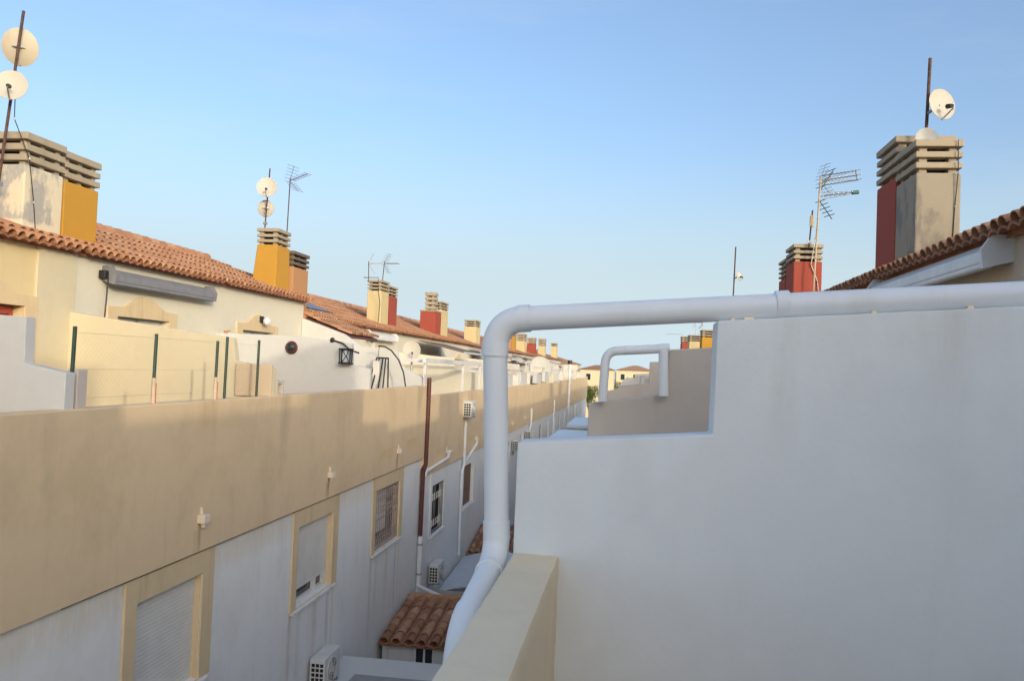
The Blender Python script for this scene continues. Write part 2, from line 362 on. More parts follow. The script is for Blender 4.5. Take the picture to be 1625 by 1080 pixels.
# ------------------------------------------------------------------ chimney
def chimney(house, tf, d0, d1, y0, y1, z0, zb, zt, mat, slats=3, capmat=None, flare=0., inset=0.):
    """body from z0 to zb, then louvre slabs up to zt; a part of its house"""
    capmat = capmat or M_CONC
    m = MB(tf)
    if flare:
        f = flare
        m.add([(d0-f*.3, y0-f, z0), (d1+f, y0-f, z0), (d1+f, y1+f*.2, z0), (d0-f*.3, y1+f*.2, z0), (d0, y0, zb), (d1, y0, zb), (d1, y1, zb), (d0, y1, zb)],
              [(0, 3, 2, 1), (4, 5, 6, 7), (0, 1, 5, 4), (1, 2, 6, 5), (2, 3, 7, 6), (3, 0, 4, 7)])
    else: m.box(d0, d1, y0, y1, z0, zb)
    c = m.build('chimney', mat, house, bevel=.02)
    h = (zt-zb)/(slats+.0); g = .06
    if inset:
        MB(tf).box(d0-.02, d1+.02, y0-.02, y1+.02, zb+.001, zb+.07).build('shoulder_slab', capmat, c, bevel=.01); d0, d1, y0, y1 = d0+inset*.4, d1-inset*.4, y0+inset, y1-inset
        zb += .07; h = (zt-zb)/slats
    core = MB(tf).box(d0+.16, d1-.16, y0+.16, y1-.16, zb+.002, zt-.07).build('flue_core', M_DARK, c)
    for i in range(slats):
        za = zb+i*h; st = MB(tf)
        # short corner and mid posts carry each slab
        for (a, b) in ((d0+.05, y0+.05), (d0+.05, y1-.15), (d1-.15, y0+.05), (d1-.15, y1-.15), (d0+.06, (y0+y1)/2-.05)):
            MB(tf).box(a, a+.10, b, b+.10, za+.001, za+g+.02).build('louvre_post', capmat, c)
        sb_ = MB(tf); top = i == slats-1; o_ = .012 if not top else .022
        if top: sb_.box(d0-o_, d1+o_, y0-o_, y1+o_, za+g, za+h+.01)
        else:                                             # sloping louvre ring: outer edge lower than inner
            for (a, b, cc, dd) in ((d0-o_, d1+o_, y0-o_, y0+.15), (d0-o_, d1+o_, y1-.15, y1+o_), (d0-o_, d0+.15, y0+.15, y1-.15), (d1-.15, d1+o_, y0+.15, y1-.15)):
                sb_.box(a, b, cc, dd, za+g, za+h-.004)
        sb_.build('louvre_slab', capmat, c, bevel=.012, rough=.006)
    return c

# ------------------------------------------------------------------ houses
SL = .345
def house(name, label, side, y0, group=None, dz=0., band=0., ptop=0., de=3.4, tiles=0, fac=M_CREAM, win=None, win_z=(-4.32, -2.92), door=2.05, style='plain', par_mat=None,
          low_mat=None, rows=9, spout=2.6, lod=0, chim=()):
    X0 = -5.6 if side < 0 else -.35
    tf = lambda d, y, z: (X0+side*d, y, z)
    H = thing(name, label, 'house', (X0+side*4.5, y0+2.5, -E), group)
    y1 = y0+5.0; bt = -2.57+band; pt = -.60+ptop; fz = -1.78+band*.6; ez = 1.65+dz
    ya, yb = y0+.004, y1-.004
    # rear wall of the lower storeys
    holes = []
    if win: holes.append((y0+win[0], y0+win[1], win_z[0], win_z[1]))
    w_ = MB(tf); wall_holes(w_, .012, .30, y0, y1, -E, bt, holes)
    lw = w_.build('rear_wall', low_mat or M_LOWW, H)
    po_ = -.055 if side < 0 else .004
    # terrace parapet band, a little proud of the wall below
    MB(tf).prism([(po_, bt-.02), (po_, pt-.018), (po_+.012, pt-.004), (po_+.028, pt), (.105, pt), (.122, pt-.006), (.13, pt-.02), (.13, bt-.02)], y0, y1, 'y').build('parapet', par_mat or M_TANP, H)
    if lod < 2: MB(tf).box(-.012, .0118, y0+.001, y1-.001, bt-.05, bt-.0205).build('joint_shadow_strip', M_JOINTSHADE, H)  # joint line, painted dark to carry the shadow under the band's overhang
    MB(tf).box(.13, de+.2, ya, yb, fz-.25, fz).build('terrace_floor', M_FLOOR, H)
    # set-back top storey
    dh = [(y0+door-.85, y0+door+.85, fz+.002, .64+dz)]
    fdd = de+.2
    w_ = MB(tf); wall_holes(w_, fdd, fdd+.28, ya, yb, fz-.3, ez+.02, dh)
    w_.build('facade_wall', fac, H)
    if side < 0 or lod < 2:
        D = MB(tf).box(fdd+.16, fdd+.20, y0+door-.84, y0+door+.84, fz, .63+dz).build('door', M_REDD if style == 'red' else M_GLASS, H)
        fr = MB(tf)
        for yy in (-.82, -.03, .76): fr.box(fdd+.12, fdd+.158, y0+door+yy, y0+door+yy+.06, fz, .62+dz)
        fr.box(fdd+.12, fdd+.158, y0+door-.76, y0+door+.76, .50+dz, .62+dz)
        fr.build('door_frame', M_REDD if style == 'red' else M_WHITEM, D)
        # moulded surround with low pediment
        dc = y0+door; q = 1.17; zz = dz
        poly = [(dc-q, fz), (dc-q, .80+zz), (dc-.7, .82+zz), (dc-.28, 1.0+zz), (dc, 1.06+zz), (dc+.28, 1.0+zz), (dc+.7, .82+zz), (dc+q, .80+zz), (dc+q, fz), (dc+.86, fz), (dc+.86, .63+zz), (dc-.86, .63+zz), (dc-.86, fz)]
        MB(tf).prism(poly, fdd-.05, fdd+.004, 'x').build('door_surround', M_TAN, H, bevel=.01)
    if style == 'red': MB(tf).box(fdd-.045, fdd+.002, y1-.95, y1-.02, fz, ez-.03).build('pilaster', M_YDIV, H, bevel=.008)
    # body behind and roof
    bk = de+6.6
    MB(tf).box(fdd+.28, bk-.2, y0+.01, y1-.01, -E, ez-.08).build('house_body', fac, H)
    rd = de+3.2; rz = ez+3.2*SL
    deck = [(de+.13, ez+.13*SL), (rd, rz), (bk, ez), (bk, ez-.09), (rd, rz-.09), (de+.13, ez+.13*SL-.09)]
    roof = MB(tf).prism([(p[0], p[1]-.035) for p in deck], y0+.003, y1-.003, 'y').build('roof', M_CHAN, H)
    gp = [(fdd+.02, ez-.05), (rd, rz-.13), (bk-.25, ez-.05)]
    MB(tf).prism(gp, y0+.012, y0+.10, 'y').build('gable', fac, H); MB(tf).prism(gp, y1-.10, y1-.012, 'y').build('gable', fac, H)
    ux = Vector((side, 0, SL)).normalized(); uy = Vector((0, 1, 0)); un = Vector((-side*SL, 0, 1)).normalized()
    L = 3.2*math.sqrt(1+SL*SL); pitch = 5.0/23
    org = Vector(tf(de, y0, ez))-ux*.05
    cm = MB(); chan_sheet(cm, org, ux, uy, un, 4.99, L+.05, pitch); cm.build('channel_tiles', M_CHAN, roof, smooth=True)
    if lod < 3: tile_field(roof, org, ux, uy, un, 23, rows, pitch, L/rows, tiles)
    # ridge tiles
    rg = MB()
    for k in range(13):
        a = Vector(tf(rd, y0+k*5/13., rz+.03)); b = Vector(tf(rd, y0+(k+1)*5/13.+.03, rz+.045))
        rg.tube([a, b], [.115, .125], 10)
    rg.build('ridge_tiles', M_TILES, roof, smooth=True)
    # lower window
    if win:
        a, b = y0+win[0], y0+win[1]; z0, z1 = win_z
        kind = win[2]
        if lod < 2:
            sr = MB(tf); wall_holes(sr, -.016, .016, a-.24, b+.30, z0-.02, bt-.052, [(a-.002, b+.002, z0-.019, z1)])
            W = sr.build('window', M_TAN if kind in ('shutter', 'gap', 'grille') else M_LOWW, H, rough=.002)
            rv = MB(tf).box(.016, .24, b-.015, b+.001, z0, z1).build('window_reveal', M_TAN if kind in ('shutter', 'gap', 'grille') else M_LOWW, W)
        else:
            W = MB(tf).box(.20, .22, a, b, z0, z1).build('window', M_WHITEM, H)
        if kind in ('shutter', 'gap', 'brown'):
            lo = z0 if kind != 'gap' else z0+.30
            sh = MB(tf); zz = lo; st = .052 if lod < 2 else .2
            prof = []
            while zz < z1+.02:
                prof += [(.100, zz), (.0978, zz+st*.2), (.0978, zz+st*.8), (.100, zz+st*.98)]; zz += st
            prof = [p for p in prof if p[1] < z1+.04] + [(.13, z1+.035), (.13, lo)]
            sh.prism(prof, a+.004, b-.018, 'y').build('roller_shutter', M_BROWNW if kind == 'brown' else M_SHUT, W)
            if kind == 'gap':
                MB(tf).box(.17, .18, a+.01, b-.02, z0, lo+.1).build('pane', M_GLASS, W)
                fr = MB(tf); fr.box(.10, .165, a+.005, b-.02, z0+.002, z0+.07); fr.box(.10, .165, a+.005, b-.02, lo-.05, lo-.002)
                for yy in (a+.005, (a+b)/2+.25, b-.13): fr.box(.10, .165, yy, yy+.10, z0+.07, lo-.05)
                fr.build('window_frame', M_WHITEM, W)
        else:
            MB(tf).box(.19, .20, a+.003, b-.018, z0, z1).build('pane', M_GLASS, W)
            fr = MB(tf)
            for yy in (a+.004, (a+b)/2-.03, b-.08): fr.box(.15, .188, yy, yy+.06, z0, z1)
            fr.box(.15, .188, a+.064, b-.08, z0, z0+.06); fr.box(.15, .188, a+.064, b-.08, z1-.06, z1)
            fr.build('window_frame', {'grille': M_BROWNW, 'balusters': M_BLACK}.get(kind, M_WHITEM), W)
        if kind == 'grille':                              # scrolled rusty grille with a partly lowered blind behind
            MB(tf).box(.13, .145, a+.06, a+1.3, z0+.35, z1-.02).build('blind', M_SHUT, W)
            g = MB(tf); nb = 13
            for k in range(nb+1):
                y = a+.03+(b-a-.06)*k/nb; g.tube([(.03, y, z0+.02), (.03, y, z1-.02)], .009, 6)
            for zz in (z0+.04, z0+.30, (z0+z1)/2, z1-.28, z1-.04): g.tube([(.03, a+.01, zz), (.03, b-.01, zz)], .011, 6)
            for k in range(nb):
                y = a+.03+(b-a-.06)*(k+.5)/nb
                for zc in (z0+.17, z1-.16, (z0+z1)/2+.2):
                    g.tube([(.03, y+.045*math.cos(t*.7), zc+.08*math.sin(t*.7)) for t in range(10)], .006, 5)
            g.build('window_grille', M_PALEI, W)
        if kind == 'balusters':
            g = MB(tf)
            for k in range(9):
                y = a+.06+(b-a-.12)*k/8; g.tube([(.02, y, z0+.02), (.02, y, z1-.02)], .008, 6)
            for zz in (z0+.05, z1-.05): g.tube([(.02, a+.01, zz), (.02, b-.01, zz)], .012, 6)
            g.build('window_grille', M_BLACK, W)
            g = MB(tf)
            for k in range(6):
                y = a+.06+(b-a-.12)*(k+.5)/6
                for zc in (z0+.32, z1-.36):
                    MB(tf).tube([(.02, y, zc-.11), (.02, y, zc-.06), (.02, y, zc), (.02, y, zc+.06), (.02, y, zc+.11)], [.008, .022, .012, .022, .008], 8).build('grille_baluster', M_WHITEM, W)
        if lod < 2:
            MB(tf).box(-.06, .14, a-.20, b+.22, z0-.07, z0-.021).build('window_sill', M_LOWW, W, bevel=.008)
    if spout and lod < 3:
        s = MB(tf); s.box(-.16, -.02, y0+spout-.075, y0+spout+.075, bt+.36, bt+.47)
        s.tube([(-.10, y0+spout, bt+.36), (-.10, y0+spout, bt+.30)], .03, 10)
        s.tube([(-.075, y0+spout, bt+.47), (-.06, y0+spout, bt+.56)], .022, 8); s.build('drain_spout', M_SPOUT, H, bevel=.012, rough=.006)
    for c in chim: chimney(H, tf, **c)
    return H

DL = lambda X: -5.6-X
# --- row across the alley
GF = 'terraced houses further along the row across the alley'
yL = lambda k: 7.97+5*(k-1)
house('terraced_house', 'yellow terraced house with red door frame across the alley', -1, yL(1), fac=M_YELL, tiles=207, win=(1.35, 2.9, 'shutter'), door=2.95, style='red', spout=2.66,
      chim=[dict(d0=3.85, d1=4.85, y0=yL(2)-.98, y1=yL(2)-.075, z0=1.45, zb=2.86, zt=3.36, mat=M_PATCH)])
house('terraced_house', 'cream terraced house with grey rolled awning and smooth orange chimney', -1, yL(2), tiles=207, win=(1.25, 3.0, 'gap'), spout=2.51,
      chim=[dict(d0=3.90, d1=4.85, y0=yL(2)+.03, y1=yL(2)+.95, z0=1.5, zb=2.83, zt=3.32, mat=M_ORANGE)])
house('terraced_house', 'cream terraced house with globe lamp over its pediment and flared orange chimney', -1, yL(3), tiles=207, win=(.82, 2.82, 'grille'), spout=2.3,
      chim=[dict(d0=3.85, d1=4.42, y0=yL(4)-1.42, y1=yL(4)-.58, z0=1.55, zb=3.02, zt=3.45, mat=M_ORANGE, flare=.10)])
house('terraced_house', 'lower terraced house with solar panel and soot-blackened salmon chimney', -1, yL(4), dz=-.43, band=-.53, ptop=-.3, win=(1.45, 3.05, 'balusters'), win_z=(-5.0, -3.55), spout=2.95, lod=1,
      chim=[dict(d0=3.75, d1=4.5, y0=yL(4)-.5, y1=yL(4)+.6, z0=1.1, zb=2.55, zt=2.98, mat=M_SALM, capmat=M_SOOTC)])
house('terraced_house', 'terraced house with brown shuttered window and tall cream chimney with antennas', -1, yL(5), dz=-.43, band=-.53, ptop=-.3, win=(1.2, 3.1, 'brown'), win_z=(-4.97, -3.5), spout=3.0, lod=1,
      chim=[dict(d0=3.85, d1=4.4, y0=yL(6)-1.75, y1=yL(6)-.75, z0=1.1, zb=2.70, zt=3.1, mat=M_YCH)])
pal = [M_RED, M_YCH, M_ORANGE, M_YCH, M_RED, M_YCH, M_ORANGE, M_YCH]
house('terraced_house', 'terraced house with narrow red chimney against the tall cream one', -1, yL(6), GF, dz=-.43, band=-.53, ptop=-.3, win=(1.4, 2.9, 'bal'), win_z=(-5.0, -3.55), spout=2.6, lod=2,
      chim=[dict(d0=3.85, d1=4.6, y0=yL(6)-.72, y1=yL(6)+.5, z0=1.1, zb=2.62, zt=3.0, mat=M_RED)])
house('terraced_house', 'terraced house with red chimney under a rounded stone cap', -1, yL(7), GF, dz=-.43, band=-.53, ptop=-.3, win=(1.4, 2.9, 'brown'), win_z=(-5.0, -3.55), spout=2.6, lod=2,
      chim=[dict(d0=3.85, d1=4.6, y0=yL(8)-2.7, y1=yL(8)-1.35, z0=1.1, zb=2.55, zt=3.5, mat=M_RED, inset=.35, slats=4)])
house('terraced_house', 'terraced house with cream chimney behind the round-capped red one', -1, yL(8), GF, dz=-.43, band=-.53, ptop=-.3, win=(1.4, 2.9, 'shutter'), win_z=(-5.0, -3.55), spout=2.6, lod=2,
      chim=[dict(d0=3.85, d1=4.4, y0=yL(8)-1.3, y1=yL(8)+.2, z0=1.1, zb=2.75, zt=3.15, mat=M_YCH)])
spec = {9: [(3.4, 4.9, 2.4, 2.8, M_YCH)], 10: [], 11: [], 12: [(3.8, 4.9, 2.3, 2.75, M_SALM)], 13: [(.6, 2.0, 2.55, 3.0, M_ORANGE), ], 14: [(2.6, 4.2, 2.4, 3.05, M_YCH)], 15: [],
        16: [(.5, 2.2, 2.4, 3.0, M_RED)], 17: [], 18: [(.8, 2.2, 2.5, 3.3, M_YCH)], 19: [], 20: [], 21: [(.8, 2.4, 2.9, 3.3, M_YCH)]}
for k in range(9, 22):
    ch = [dict(d0=3.85, d1=4.6, y0=yL(k)+a, y1=yL(k)+b, z0=1.0, zb=zb, zt=zt, mat=mt) for (a, b, zb, zt, mt) in spec[k]]
    lab = {9: 'terraced house with squat cream chimney half behind the thick white pipe', 12: 'far terraced house with salmon chimney across the alley', 13: 'far terraced house with bright orange chimney across the alley', 14: 'far terraced house with cream chimney after the bright orange one',
           16: 'far terraced house with small red chimney across the alley', 18: 'far terraced house with thin aerial on its cream chimney', 21: 'last terraced house of the row across the alley, with cream chimney'}.get(k, 'far terraced house without chimney in the row across the alley')
    house('terraced_house', lab, -1, yL(k), GF, dz=-.45, band=-.55-.04*(k-9), ptop=-.3+random.uniform(-.12, .10), win=(1.4, 2.7, ('bal', 'brown', 'shutter')[k % 3]), win_z=(-5.1, -3.65),
          fac=(M_CREAM, M_WHITEW)[k % 2], spout=2.6 if k < 12 else 0, lod=3, chim=ch)
house('terraced_house', 'yellow end of the row across the alley, before the house with red door frame', -1, yL(0), GF, fac=M_YELL, win=(1.4, 2.9, 'shutter'), lod=2)

# --- row on the camera's side
GR = 'terraced houses of the row with the stepped white wall'
yR = lambda k: 2.73+5*(k-1)
for k in (-3, -2, -1, 0):
    ch = []
    if k == 0: ch = [dict(d0=4.1, d1=4.9, y0=yR(1)-1.05, y1=yR(1)-.02, z0=1.6, zb=3.6, zt=4.15, mat=M_PATCH)]
    if k == -2: ch = [dict(d0=4.1, d1=4.9, y0=yR(-1)-1.1, y1=yR(-1)-.02, z0=2.0, zb=3.4, zt=3.9, mat=M_PATCH)]
    if k == -1: ch = [dict(d0=4.1, d1=4.9, y0=yR(-1)+.4, y1=yR(-1)+2.4, z0=2.0, zb=3.9, zt=4.45, mat=M_RED)]  # out of view; shifted and enlarged to throw shade on the left divider wall
    house('terraced_house', 'higher terraced house of the row that casts the evening shade', 1, yR(k), GR, dz=.10 if k == 0 else .65, de=3.75, fac=M_BEIGE, lod=2, chim=ch, par_mat=M_COPE if k else M_COPE, spout=0)
house('terraced_house', 'beige terraced house behind the white stepped divider wall', 1, yR(1), GR, dz=-.15, de=3.75, fac=M_BEIGE, par_mat=M_COPE, lod=1, spout=0,
      chim=[dict(d0=4.1, d1=4.9, y0=yR(1)+.02, y1=yR(1)+1.05, z0=1.5, zb=3.5, zt=4.1, mat=M_RED)])
house('terraced_house', 'beige terraced house with white rolled awning and bare cement chimney', 1, yR(2), dz=-.15, de=3.75, fac=M_BEIGE, par_mat=M_COPE, tiles=207, lod=1, spout=0,
      chim=[dict(d0=4.10, d1=4.68, y0=yR(3)-.62, y1=yR(3)+.25, z0=1.3, zb=2.86, zt=3.30, mat=M_GREYCH)])
house('terraced_house', 'terraced house with dark red chimney beside the bare cement one', 1, yR(3), dz=-.15, de=3.75, fac=M_BEIGE, par_mat=M_COPE, tiles=207, lod=1, spout=0,
      chim=[dict(d0=4.10, d1=4.9, y0=yR(3)+.28, y1=yR(3)+1.25, z0=1.3, zb=3.02, zt=3.60, mat=M_RED, slats=4)])
house('terraced_house', 'terraced house with bright red chimney carrying a tall aerial', 1, yR(4), dz=-.3, de=3.75, fac=M_BEIGE, par_mat=M_COPE, lod=2, spout=0,
      chim=[dict(d0=4.10, d1=4.75, y0=yR(5)-1.9, y1=yR(5)-.9, z0=1.2, zb=2.78, zt=3.18, mat=M_RED)])
house('terraced_house', 'terraced house with low dark chimney behind the bright red one', 1, yR(5), GR, dz=-.5, de=3.75, fac=M_BEIGE, par_mat=M_COPE, lod=2, spout=0,
      chim=[dict(d0=4.10, d1=4.75, y0=yR(5)-.8, y1=yR(5)+.1, z0=1.0, zb=2.5, zt=2.98, mat=M_RED, slats=4)])
for k in range(6, 20):
    ch = []
    if k == 10: ch = [dict(d0=4.15, d1=5.1, y0=yR(10)-.6, y1=yR(10)+.9, z0=.9, zb=2.05, zt=2.45, mat=M_ORANGE)]
    if k == 11: ch = [dict(d0=4.0, d1=4.95, y0=yR(11)+2.2, y1=yR(11)+4.0, z0=.9, zb=2.1, zt=2.5, mat=M_YCH)]
    if k == 13: ch = [dict(d0=4.0, d1=4.8, y0=yR(13)+.2, y1=yR(13)+2.0, z0=.9, zb=2.3, zt=2.75, mat=M_RED)]
    house('terraced_house', {10: 'far terraced house with orange chimney behind the greige divider wall', 11: 'far terraced house with cream chimney behind the greige divider wall', 13: 'far terraced house with red chimney behind the greige divider wall'}.get(k, 'far terraced house hidden behind the stepped divider walls'), 1, yR(k), GR, dz=-.6, de=3.75, fac=M_BEIGE, par_mat=M_COPE, lod=3, spout=0, chim=ch)

# ------------------------------------------------------------------ stepped divider walls
def divider(label, side, y, prof, mat, th=.15, group=None, fine=False, name='divider_wall', zb=-2.0):
    poly = [(prof[0][0], zb)]+list(prof)+[(prof[-1][0], zb)]
    m = MB().prism(poly, y, y+th, 'y')
    t = thing(name, label, 'wall', (poly[0][0], y+th/2, zb), group)
    o = m.build('wall', mat, t, bevel=.007 if fine else .008, rough=.002 if fine else .003, cut=.10 if fine else .4, smooth=fine)
    return t
divider('big white stepped divider wall carrying the thick white pipe', 1, 2.73, [(-.352, -.24), (.262, -.185), (.266, .172), (3.93, .47)], M_NEARW, fine=True)
divider('greige stepped divider wall seen beyond the big white one', 1, 7.73, [(-.362, -.295), (.335, -.185), (.337, .215), (3.93, .50)], M_GREYW)
divider('pale divider wall framed by the thinner white pipe', 1, 12.73, [(-.362, -.30), (.28, -.15), (.285, .16), (3.93, .42)], M_GREYW)
for k in range(4, 13):
    divider('far plastered divider wall of the row with the thick white pipe', 1, yR(k)+.002, [(-.362, -.46), (.30, -.36), (.305, -.12), (3.93, .1)], M_WHITEW if k % 2 else M_GREYW, group='far divider walls on the white pipe side')
divider('white stepped divider wall left of the green fence posts', -1, 7.97-.15, [(-9.19, .40), (-6.055, .315), (-6.05, -.155), (-5.585, -.235)][::-1], M_WHITEW, zb=-2.0)
dv13 = divider('pale yellow stepped divider wall behind the wire fence', -1, 12.97-.12, [(-9.19, .62), (-6.30, .285), (-6.24, -.075), (-5.60, -.18)][::-1], M_YDIV, th=.14)
MB().box(-6.21, -5.60, 12.80, 12.848, -.62, -.11).build('low_block', plaster('brown_tan_render', (.58, .47, .33)), dv13, bevel=.008)
divider('long white divider wall with dark bulkhead lamp', -1, 17.97-.12, [(-9.19, .50), (-7.3, .50), (-6.02, .38), (-5.98, -.08), (-5.585, -.16)][::-1], M_WHITEW, th=.14)
divider('white divider wall with scrolled iron bracket', -1, 22.97-.12, [(-9.19, 1.15), (-7.95, .74), (-7.4, .42), (-6.4, .34), (-6.3, -.05), (-5.60, -.42)][::-1], M_WHITEW, th=.14)
for k in range(6, 22):
    q = random.uniform(-.08, .1)
    divider('far white divider wall on the terraces across the alley', -1, yL(k)-.07, [(-9.19, .4+q), (-6.9, .25+q), (-6.86, -.2+q), (-5.60, -.35+q)][::-1], M_WHITEW if k % 3 else M_CREAM, th=.14, group='far divider walls across the alley')

# low parapet by the camera: tan rendered, its coping beside the white wall
pw = thing('parapet_wall', 'tan rendered low parapet with flat top beside the white wall', 'wall', (-.275, .4, -2.0))
MB().box(-.352, -.205, -2.25, 2.735, -2.0, -.592).build('coping', M_COPE, pw, bevel=.012, rough=.004, cut=.06, smooth=True)

# ------------------------------------------------------------------ thick white drainpipe
def arc_pts(a, c, b, n=8):
    a, c, b = Vector(a), Vector(c), Vector(b)
    return [a*(1-t)**2+c*2*t*(1-t)+b*t*t for t in [i/n for i in range(n+1)]]
PR = .0405; Yp = 2.785
dp = thing('drainpipe', 'thick white drainpipe bending over the white stepped wall', 'pipe', (-.43, Yp, -2.4))
zx = lambda x: .167+(x-(-.30))*.085                          # centre line falls towards the alley
c0 = Vector((-.447, Yp, zx(-.447)))
h0 = c0+Vector((.085, 0, .007)); v0 = Vector((-.446, Yp, c0.z-.085))
MB().tube([h0, (3.66, Yp, zx(3.66)-.02)], PR, 28).build('horizontal_pipe', M_PVCD, dp, smooth=True)
MB().tube(arc_pts(h0+Vector((.014, 0, .001)), c0, v0-Vector((0, 0, .012)), 12), PR+.0028, 28).build('elbow', M_PVCD, dp, smooth=True)
v1 = Vector((-.415, Yp, -.56))
MB().tube([v0, v1], PR, 28).build('vertical_pipe', M_PVCD, dp, smooth=True)
MB().tube([v1+Vector((-.003, 0, .055)), v1+Vector((0, 0, -.005))], PR+.004, 28).build('collar', M_PVCD, dp, smooth=True)
g1 = Vector((-.420, 2.695, -.650))
MB().tube(arc_pts(v1+Vector((0, 0, .004)), (-.416, Yp-.004, -.628), g1, 10), PR+.003, 28).build('elbow', M_PVCD, dp, smooth=True)
g2 = Vector((-.424, 2.38, -.695)); MB().tube([g1+Vector((0, .01, .003)), g2], PR, 28).build('sloping_pipe', M_PVCD, dp, smooth=True)
g3 = Vector((-.422, 2.235, -.85)); MB().tube(arc_pts(g2+Vector((0, .01, .002)), (-.424, 2.25, -.712), g3, 10), PR+.003, 28).build('elbow', M_PVCD, dp, smooth=True)
MB().tube([g3+Vector((0, 0, .01)), (-.422, 2.235, -E)], PR, 28).build('vertical_pipe', M_PVCD, dp, smooth=True)
xk = .47; MB().tube([(xk-.022, Yp, zx(xk-.022)), (xk-.02, Yp, zx(xk-.02)), (xk+.02, Yp, zx(xk+.02)), (xk+.022, Yp, zx(xk+.022))], [PR+.001, PR+.0045, PR+.0045, PR+.001], 28).build('coupling', M_PVCD, dp, smooth=True)
for (p, q) in ((h0+Vector((-.012, 0, -.001)), h0+Vector((.03, 0, .0025))), (v0+Vector((0, 0, .012)), v0-Vector((0, 0, .035))), (g1+Vector((.0005, .025, .003)), g1-Vector((.0005, .02, .002)))):
    MB().tube([p, q], PR+.0046, 28).build('socket', M_PVCD, dp, smooth=True)
# mortar pads under the pipe
for i, (x, wd) in enumerate(((.315, .012), (.365, .03), (.74, .016), (1.02, .02))):
    MB().box(x-wd/2, x+wd/2, Yp-.035, Yp+.03, .172+(x-.266)*.0813-.01, zx(x)-PR+.004).build('mortar_pad', M_COPE, dp, bevel=.004)

d2 = thing('drainpipe', 'thinner white drainpipe looped over the greige divider wall', 'pipe', (-.23, 7.64, -.35))
r2 = .040; Y2 = 7.65
MB().tube([(-.235, Y2, -.27), (-.225, Y2, .06)]+arc_pts((-.225, Y2, .06), (-.222, Y2, .175), (-.12, Y2, .185), 8)[1:]+[(.34, Y2, .222)], r2, 18).build('pipe', M_PVCD, d2, smooth=True)
MB().tube([(.285, Y2-.01, .21), (.30, Y2-.01, -.2)], r2+.003, 18).build('downpipe', M_PVCD, d2, smooth=True)
MB().tube([(.24, Y2, .214), (.338, Y2, .222)], r2+.005, 18).build('tee_joint', M_PVCD, d2, smooth=True)

# ------------------------------------------------------------------ satellite dishes, masts, aerials
def mast(label, a, b, r=.018, mat=M_MAST, group=None, extra=None):
    t = thing('aerial_mast', label, 'mast', a, group)
    MB().tube([a, b], r, 8).build('pole', mat, t, smooth=True)
    m = (Vector(a)*.85+Vector(b)*.15); MB().box(m.x-.05, m.x+.05, m.y-.035, m.y+.035, m.z-.03, m.z+.03).build('clamp', M_GALV, t)
    return t
def dish(label, c, facing, r, pole, mat=M_DISH, group=None, arm=True, sq=1.08):
    """offset dish: centre c, looking along `facing`, bracketed back to the point `pole`"""
    c = Vector(c); f = Vector(facing).normalized(); t = thing('satellite_dish', label, 'satellite dish', pole, group)
    a = f.cross(Vector((0, 0, 1))).normalized(); b = a.cross(f).normalized()
    vs = []; fs = []; n = 56; rings = 12; dep = r*.22
    for lay in (0, -.006):
        for i in range(rings+1):
            q = i/rings
            for k in range(n):
                w_ = 2*math.pi*k/n; vs.append(tuple(c+a*math.cos(w_)*r*q+b*math.sin(w_)*r*sq*q+f*(dep*(q*q-1)*.9+dep*.45+lay)))
    S = (rings+1)*n
    for i in range(rings):
        for k in range(n):
            k2 = (k+1) % n
            fs += [(i*n+k, i*n+k2, (i+1)*n+k2, (i+1)*n+k), (S+i*n+k, S+(i+1)*n+k, S+(i+1)*n+k2, S+i*n+k2)]
    for k in range(n): k2 = (k+1) % n; fs.append((rings*n+k, rings*n+k2, S+rings*n+k2, S+rings*n+k))
    MB().add(vs, fs).build('reflector', mat, t, smooth=True)
    bk = c-f*(dep*.5)
    m = MB(); m.tube([bk, Vector(pole)], .022, 8); m.tube([bk+a*.09, bk-f*.05, bk-a*.09], .012, 6)
    m.build('bracket', M_GALV, t)
    if arm:
        low = c-b*r*sq*.98; tip = c+f*r*1.05-b*r*.75
        am = MB().tube([low-f*.02, tip], .011, 6).build('feed_arm', M_GALV, t)
        MB().tube([tip-f*.02+b*.04, tip-f*.11+b*.075], [.028, .036], 10).build('receiver', M_BLACK, am)
    return t
S = SUN
mast('rusty mast with two dishes beside the patchy grey chimney', (-9.66, 11.65, 2.0), (-9.36, 11.65, 5.13), .022)
dish('rust-spotted dish, upper one on the mast by the patchy grey chimney', (-9.53, 11.82, 4.64), (-.35, .9, .3), .265, (-9.42, 11.66, 4.62), M_DISHR)
dish('plain white dish, lower one on the mast by the patchy grey chimney', (-9.37, 11.50, 3.93), (.45, -.85, .25), .225, (-9.48, 11.64, 3.95))
mast('dark mast with two dishes on the flared orange chimney', (-10.06, 22.05, 3.40), (-9.99, 22.05, 5.18), .02)
dish('larger dish, upper one on the flared orange chimney mast', (-9.98, 21.9, 4.62), (.3, -.9, .25), .27, (-10.01, 22.04, 4.6))
dish('small dish, lower one on the flared orange chimney mast', (-10.12, 22.2, 4.10), (-.5, .8, .25), .22, (-10.03, 22.06, 4.1))
